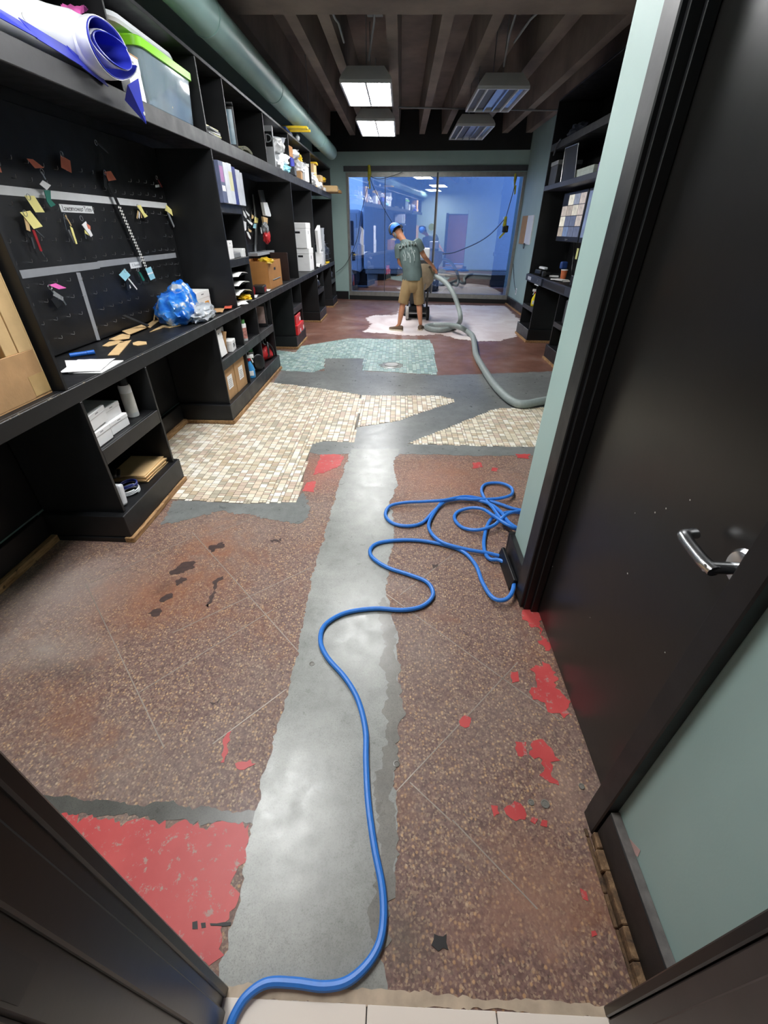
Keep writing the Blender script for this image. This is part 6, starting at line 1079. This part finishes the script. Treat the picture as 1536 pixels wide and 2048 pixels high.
for h, w_, sx in (('lhd', 'lw', 1), ('rhd', 'rw', 1)):
    d = (J[h]-J[w_]).normalized(); s = d.cross(V((0, 0, 1))).normalized(); u = s.cross(d)
    for i, (o_, l) in enumerate(((-0.030, 0.062), (-0.010, 0.072), (0.010, 0.068), (0.030, 0.055))):
        k = J[h]+s*o_+d*0.030; jv(h+'k%d' % i, k, 0.0095); jv(h+'m%d' % i, k+d*l*0.45-V((0, 0, 0.010)), 0.009); jv(h+'t%d' % i, k+d*l*0.6-V((0, 0, 0.038)), 0.008); je(h, h+'k%d' % i); je(h+'k%d' % i, h+'m%d' % i); je(h+'m%d' % i, h+'t%d' % i)
    k = J[h]-s*0.036*1-d*0.01; jv(h+'th', k-V((0, 0, 0.012)), 0.011); jv(h+'th2', k+d*0.035-V((0, 0, 0.034)), 0.0095); je(h, h+'th'); je(h+'th', h+'th2')
skinmesh('body', VV, EE, RR_, 0, pe, 'skin')
def ring_at(c, ax, a, b, n=18, ref=V((1, 0, 0)), w=0.0, ph=0):
    ax = ax.normalized(); x = (ref-ax*ref.dot(ax)).normalized(); y = ax.cross(x)
    return [c+x*(a*math.cos(2*PI*k/n)*(1+w*math.sin(5*2*PI*k/n+ph)))+y*(b*math.sin(2*PI*k/n)*(1+w*math.cos(4*2*PI*k/n+ph))) for k in range(n)]
up = (J['ch']-J['sp']).normalized(); sh = (J['rs']-J['ls']).normalized()
bm_parts = []
def lo(parts, mat, name):
    bm = bmesh.new()
    for rings in parts:
        RG = [[bm.verts.new(p) for p in r] for r in rings]; m = len(RG[0])
        for A_, B_ in zip(RG, RG[1:]):
            for i in range(m): bm.faces.new((A_[i], A_[(i+1) % m], B_[(i+1) % m], B_[i]))
        bm.faces.new(RG[0][::-1]); bm.faces.new(RG[-1])
    bmesh.ops.recalc_face_normals(bm, faces=bm.faces); return obj(name, bm, mat, pe, smooth=True)
hem = J['pel']+V((0, 0, -0.01)); mid = (J['ls']+J['rs'])/2
tors = [ring_at(hem+V((0.0, -0.01, -0.02)), V((0, 0, 1)), 0.182, 0.135, ref=V((1, 0, 0)), w=0.04), ring_at(hem+V((0, 0, 0.10)), V((0, 0, 1)), 0.170, 0.128, w=0.05, ph=1), ring_at(J['sp']+V((0, 0, 0.03)), up, 0.172, 0.122, ref=sh, w=0.04, ph=2), ring_at(J['ch']-up*0.05, up, 0.190, 0.125, ref=sh, w=0.03, ph=1), ring_at(J['ch']+up*0.05, up, 0.200, 0.120, ref=sh, w=0.02), ring_at(mid+up*0.005, up, 0.182, 0.098, ref=sh), ring_at(mid*0.5+J['nk']*0.5, up, 0.115, 0.078, ref=sh), ring_at(J['nk']+up*0.005, up, 0.066, 0.062, ref=sh)]
def sleeve(s, e, f=0.62): 
    d = e-s; return [ring_at(s-d.normalized()*0.05, d, 0.055, 0.055, 14), ring_at(s, d, 0.085, 0.082, 14), ring_at(s+d*0.3, d, 0.080, 0.076, 14, w=0.03), ring_at(s+d*f, d, 0.075, 0.070, 14, w=0.05), ring_at(s+d*(f+0.01), d, 0.055, 0.05, 14)]
shirt = lo([tors, sleeve(J['ls'], J['le'], 0.70), sleeve(J['rs'], J['re'], 0.55)], 'shirt_grey', 'shirt')
sd = up; nrm = sh.cross(up).normalized(); nrm = nrm if nrm.y < 0 else -nrm
M('print_pale', (168, 178, 176), 0.8, var=0.3, scale=30)
for i, chh in enumerate('CABELA'):
    u = (i-2.5)*0.055; c = J['ch']+up*(0.075-0.30*u*u*4)+sh*u+nrm*(0.135-u*u*1.6); text('shirt_print', chh, frame3(c, sh-up*u*1.6, up), 0.07, 'print_pale', shirt, 0.03)
for k in range(9):
    u = -0.10+0.025*k; h = 0.10+0.07*math.sin(k*2.1); c = J['ch']+up*(-0.02-0.05*math.cos(k*1.7))+sh*u+nrm*0.128; tube('shirt_graphic', [c, c-up*h*0.5+sh*0.012+nrm*0.004, c-up*h+nrm*0.0], 0.007, 'print_pale', shirt, 5)
sr = [ring_at(hem+V((0, 0, 0.02)), V((0, 0, 1)), 0.160, 0.125), ring_at(hem+V((0, 0, -0.06)), V((0, 0, 1)), 0.178, 0.132, w=0.03), ring_at(hem+V((0.0, 0, -0.15)), V((0, 0, 1)), 0.170, 0.125, w=0.03), ring_at(hem+V((0, 0, -0.22)), V((0, 0, 1)), 0.10, 0.09)]
def sleg(h, k): 
    d = k-h; return [ring_at(h+V((0, 0, 0.08)), d, 0.085, 0.095, 16), ring_at(h, d, 0.100, 0.108, 16, w=0.02), ring_at(h+d*0.5, d, 0.098, 0.100, 16, w=0.04), ring_at(h+d*1.0, d, 0.092, 0.092, 16, w=0.06), ring_at(h+d*1.03, d, 0.088, 0.088, 16), ring_at(h+d*0.97, d, 0.07, 0.07, 16)]
lo([sr, sleg(J['lh'], J['lk']), sleg(J['rh'], J['rk'])], 'khaki', 'shorts')
def shoe(an, toe):
    d = V((toe.x-an.x, toe.y-an.y, 0)).normalized(); b = V((an.x, an.y, 0)); sdv = V((-d.y, d.x, 0)); L = [(-0.075, 0.030, 0.075), (-0.06, 0.040, 0.085), (0.0, 0.042, 0.085), (0.06, 0.046, 0.065), (0.13, 0.048, 0.05), (0.18, 0.036, 0.042), (0.20, 0.012, 0.032)]
    def rg(t, w_, h, z0): return [b+d*t+sdv*(w_*math.cos(2*PI*k/12))+V((0, 0, z0+h*(0.5+0.5*math.sin(2*PI*k/12)))) for k in range(12)]
    s_ = lo([[rg(t, w_, h, 0.012) for t, w_, h in L]], 'shoe_brown', 'shoe'); bm = bmesh.new(); prism(bm, [b+d*t+sdv*w_*1.08 for t, w_, h in L]+[b+d*t-sdv*w_*1.08 for t, w_, h in L[::-1]], (0, 0, 1), 0.026); bmesh.ops.recalc_face_normals(bm, faces=bm.faces); obj('sole', bm, 'sole', s_)
shoe(J['la'], J['lt']); shoe(J['ra'], J['rt'])
hx = (J['hd2']-J['nk2']).normalized(); hc = J['hd']+hx*0.02; fw = (V((-0.35, 1, -0.25))-hx*V((-0.35, 1, -0.25)).dot(hx)).normalized(); sd_ = fw.cross(hx).normalized()
HM = Matrix(((sd_.x, fw.x, hx.x, hc.x), (sd_.y, fw.y, hx.y, hc.y), (sd_.z, fw.z, hx.z, hc.z), (0, 0, 0, 1)))
hd_ = blob('head', (0.165, 0.20, 0.235), HM @ Matrix.Translation((0, 0, -0.125)), 'skin', 0.0, 1, 0, 3, False, pe); blob('hair', (0.178, 0.205, 0.16), HM @ Matrix.Translation((0, -0.012, -0.060)), 'hair_dark', 0.03, 6, 1, 3, False, pe)
blob('nose', (0.03, 0.04, 0.045), HM @ Matrix.Translation((0, 0.10, -0.035)), 'skin', 0, 1, 0, 2, False, hd_); rbox('mouth', (0.05, 0.01, 0.008), HM @ Matrix.Translation((0, 0.088, -0.065)), M('lip', (150, 84, 74), 0.5), hd_, 0.003)
for s in (-1, 1): blob('eye', (0.026, 0.014, 0.016), HM @ Matrix.Translation((s*0.032, 0.090, -0.005)), 'white_plastic', 0, 1, 0, 2, False, hd_); blob('ear', (0.02, 0.04, 0.06), HM @ Matrix.Translation((s*0.085, 0.0, -0.045)), 'skin', 0, 1, 0, 2, False, hd_)
cpn = [[HM @ V((r*0.100*math.cos(2*PI*k/18), r*0.115*math.sin(2*PI*k/18), z)) for k in range(18)] for r, z in ((1.0, 0.015), (1.0, 0.045), (0.92, 0.085), (0.7, 0.115), (0.3, 0.130))]
cpo = loft('cap', cpn, 'cap_blue', pe); bm = bmesh.new(); prism(bm, [HM @ V((0.092*math.cos(a), -0.10-0.085*math.sin(a), 0.018-0.05*math.sin(a))) for a in [PI*k/10 for k in range(11)]], hx, 0.006); bmesh.ops.recalc_face_normals(bm, faces=bm.faces); obj('brim', bm, 'cap_blue', cpo)
em = tube('ear_muff_band', [HM @ V((0.122*math.cos(a), -0.012, 0.005+0.148*math.sin(a))) for a in [PI*k/14 for k in range(15)]], 0.016, 'black_plastic', pe, 8)
for s in (-1, 1): cu = turned('ear_cup', [(0.044, 0), (0.055, 0.012), (0.052, 0.042), (0.034, 0.054)], 'mid_grey' if s < 0 else 'black_plastic', em, HM @ frame3((s*0.086, -0.005, -0.030), (0, 0, 1), (0, s, 0)), 18)

# ================================================================== OUTSIDE THE WINDOW
box('ground_outside', (-12, 12.95, -0.25), (16, 30, -0.12), M('asphalt', (96, 98, 104), 0.8), bev=0, kind='structure', label='asphalt outside the window')
M('truck_white', (196, 206, 222), 0.4, var=0.03); M('truck_dark', (28, 30, 38), 0.6); M('truck_glass', (40, 52, 70), 0.15)
tk = thing('box_truck', 'box truck parked outside the window in blue dusk light', 'truck', (1.5, 16.2, -0.12)); ty = 15.3
box('cargo_box', (OY(727, 500, ty).x, ty, 0.52), (6.5, ty+2.4, 3.9), 'truck_white', tk, 0.05); box('box_skirt', (OY(727, 500, ty).x+0.05, ty+0.02, 0.40), (6.4, ty+0.1, 0.515), 'mid_grey', tk, 0.01); box('chassis', (-3.0, ty+0.5, 0.02), (6.3, ty+1.9, 0.40), 'truck_dark', tk, 0.02)
cab = box('cab', (-3.6, ty+0.1, 0.42), (OY(722, 500, ty).x, ty+2.2, 2.06), 'truck_white', tk, 0.08); box('cab_window', (-2.9, ty+0.085, 1.15), (OY(706, 450, ty).x, ty+0.099, 1.78), 'truck_glass', cab, 0.02); box('door_handle', (OY(703, 490, ty).x, ty+0.06, 0.75), (OY(709, 490, ty).x, ty+0.099, 0.98), 'truck_dark', cab, 0.01); box('door_seam', (OY(713, 490, ty).x, ty+0.094, 0.5), (OY(713, 490, ty).x+0.012, ty+0.099, 1.95), 'mid_grey', cab, 0)
for x in (-1.70, 1.2, 4.6): wm = frame3((x, ty+0.1, 0.30), (1, 0, 0), (0, 0, 1)); wv = turned('truck_wheel', [(0.25, -0.28), (0.42, -0.27), (0.42, -0.02), (0.25, 0.0)], 'truck_dark', tk, wm, 26); turned('wheel_rim', [(0.24, -0.02), (0.24, 0.015), (0.12, 0.03)], 'mid_grey', wv, wm, 20)
box('fuel_tank', (-1.05, ty+0.15, 0.02), (-0.72, ty+0.6, 0.40), 'mid_grey', tk, 0.03); turned('reflector_disc', [(0.09, 0), (0.09, 0.02)], 'truck_dark', tk, frame3(OY(863, 454, ty-0.01), (1, 0, 0), (0, 0, 1)), 16)
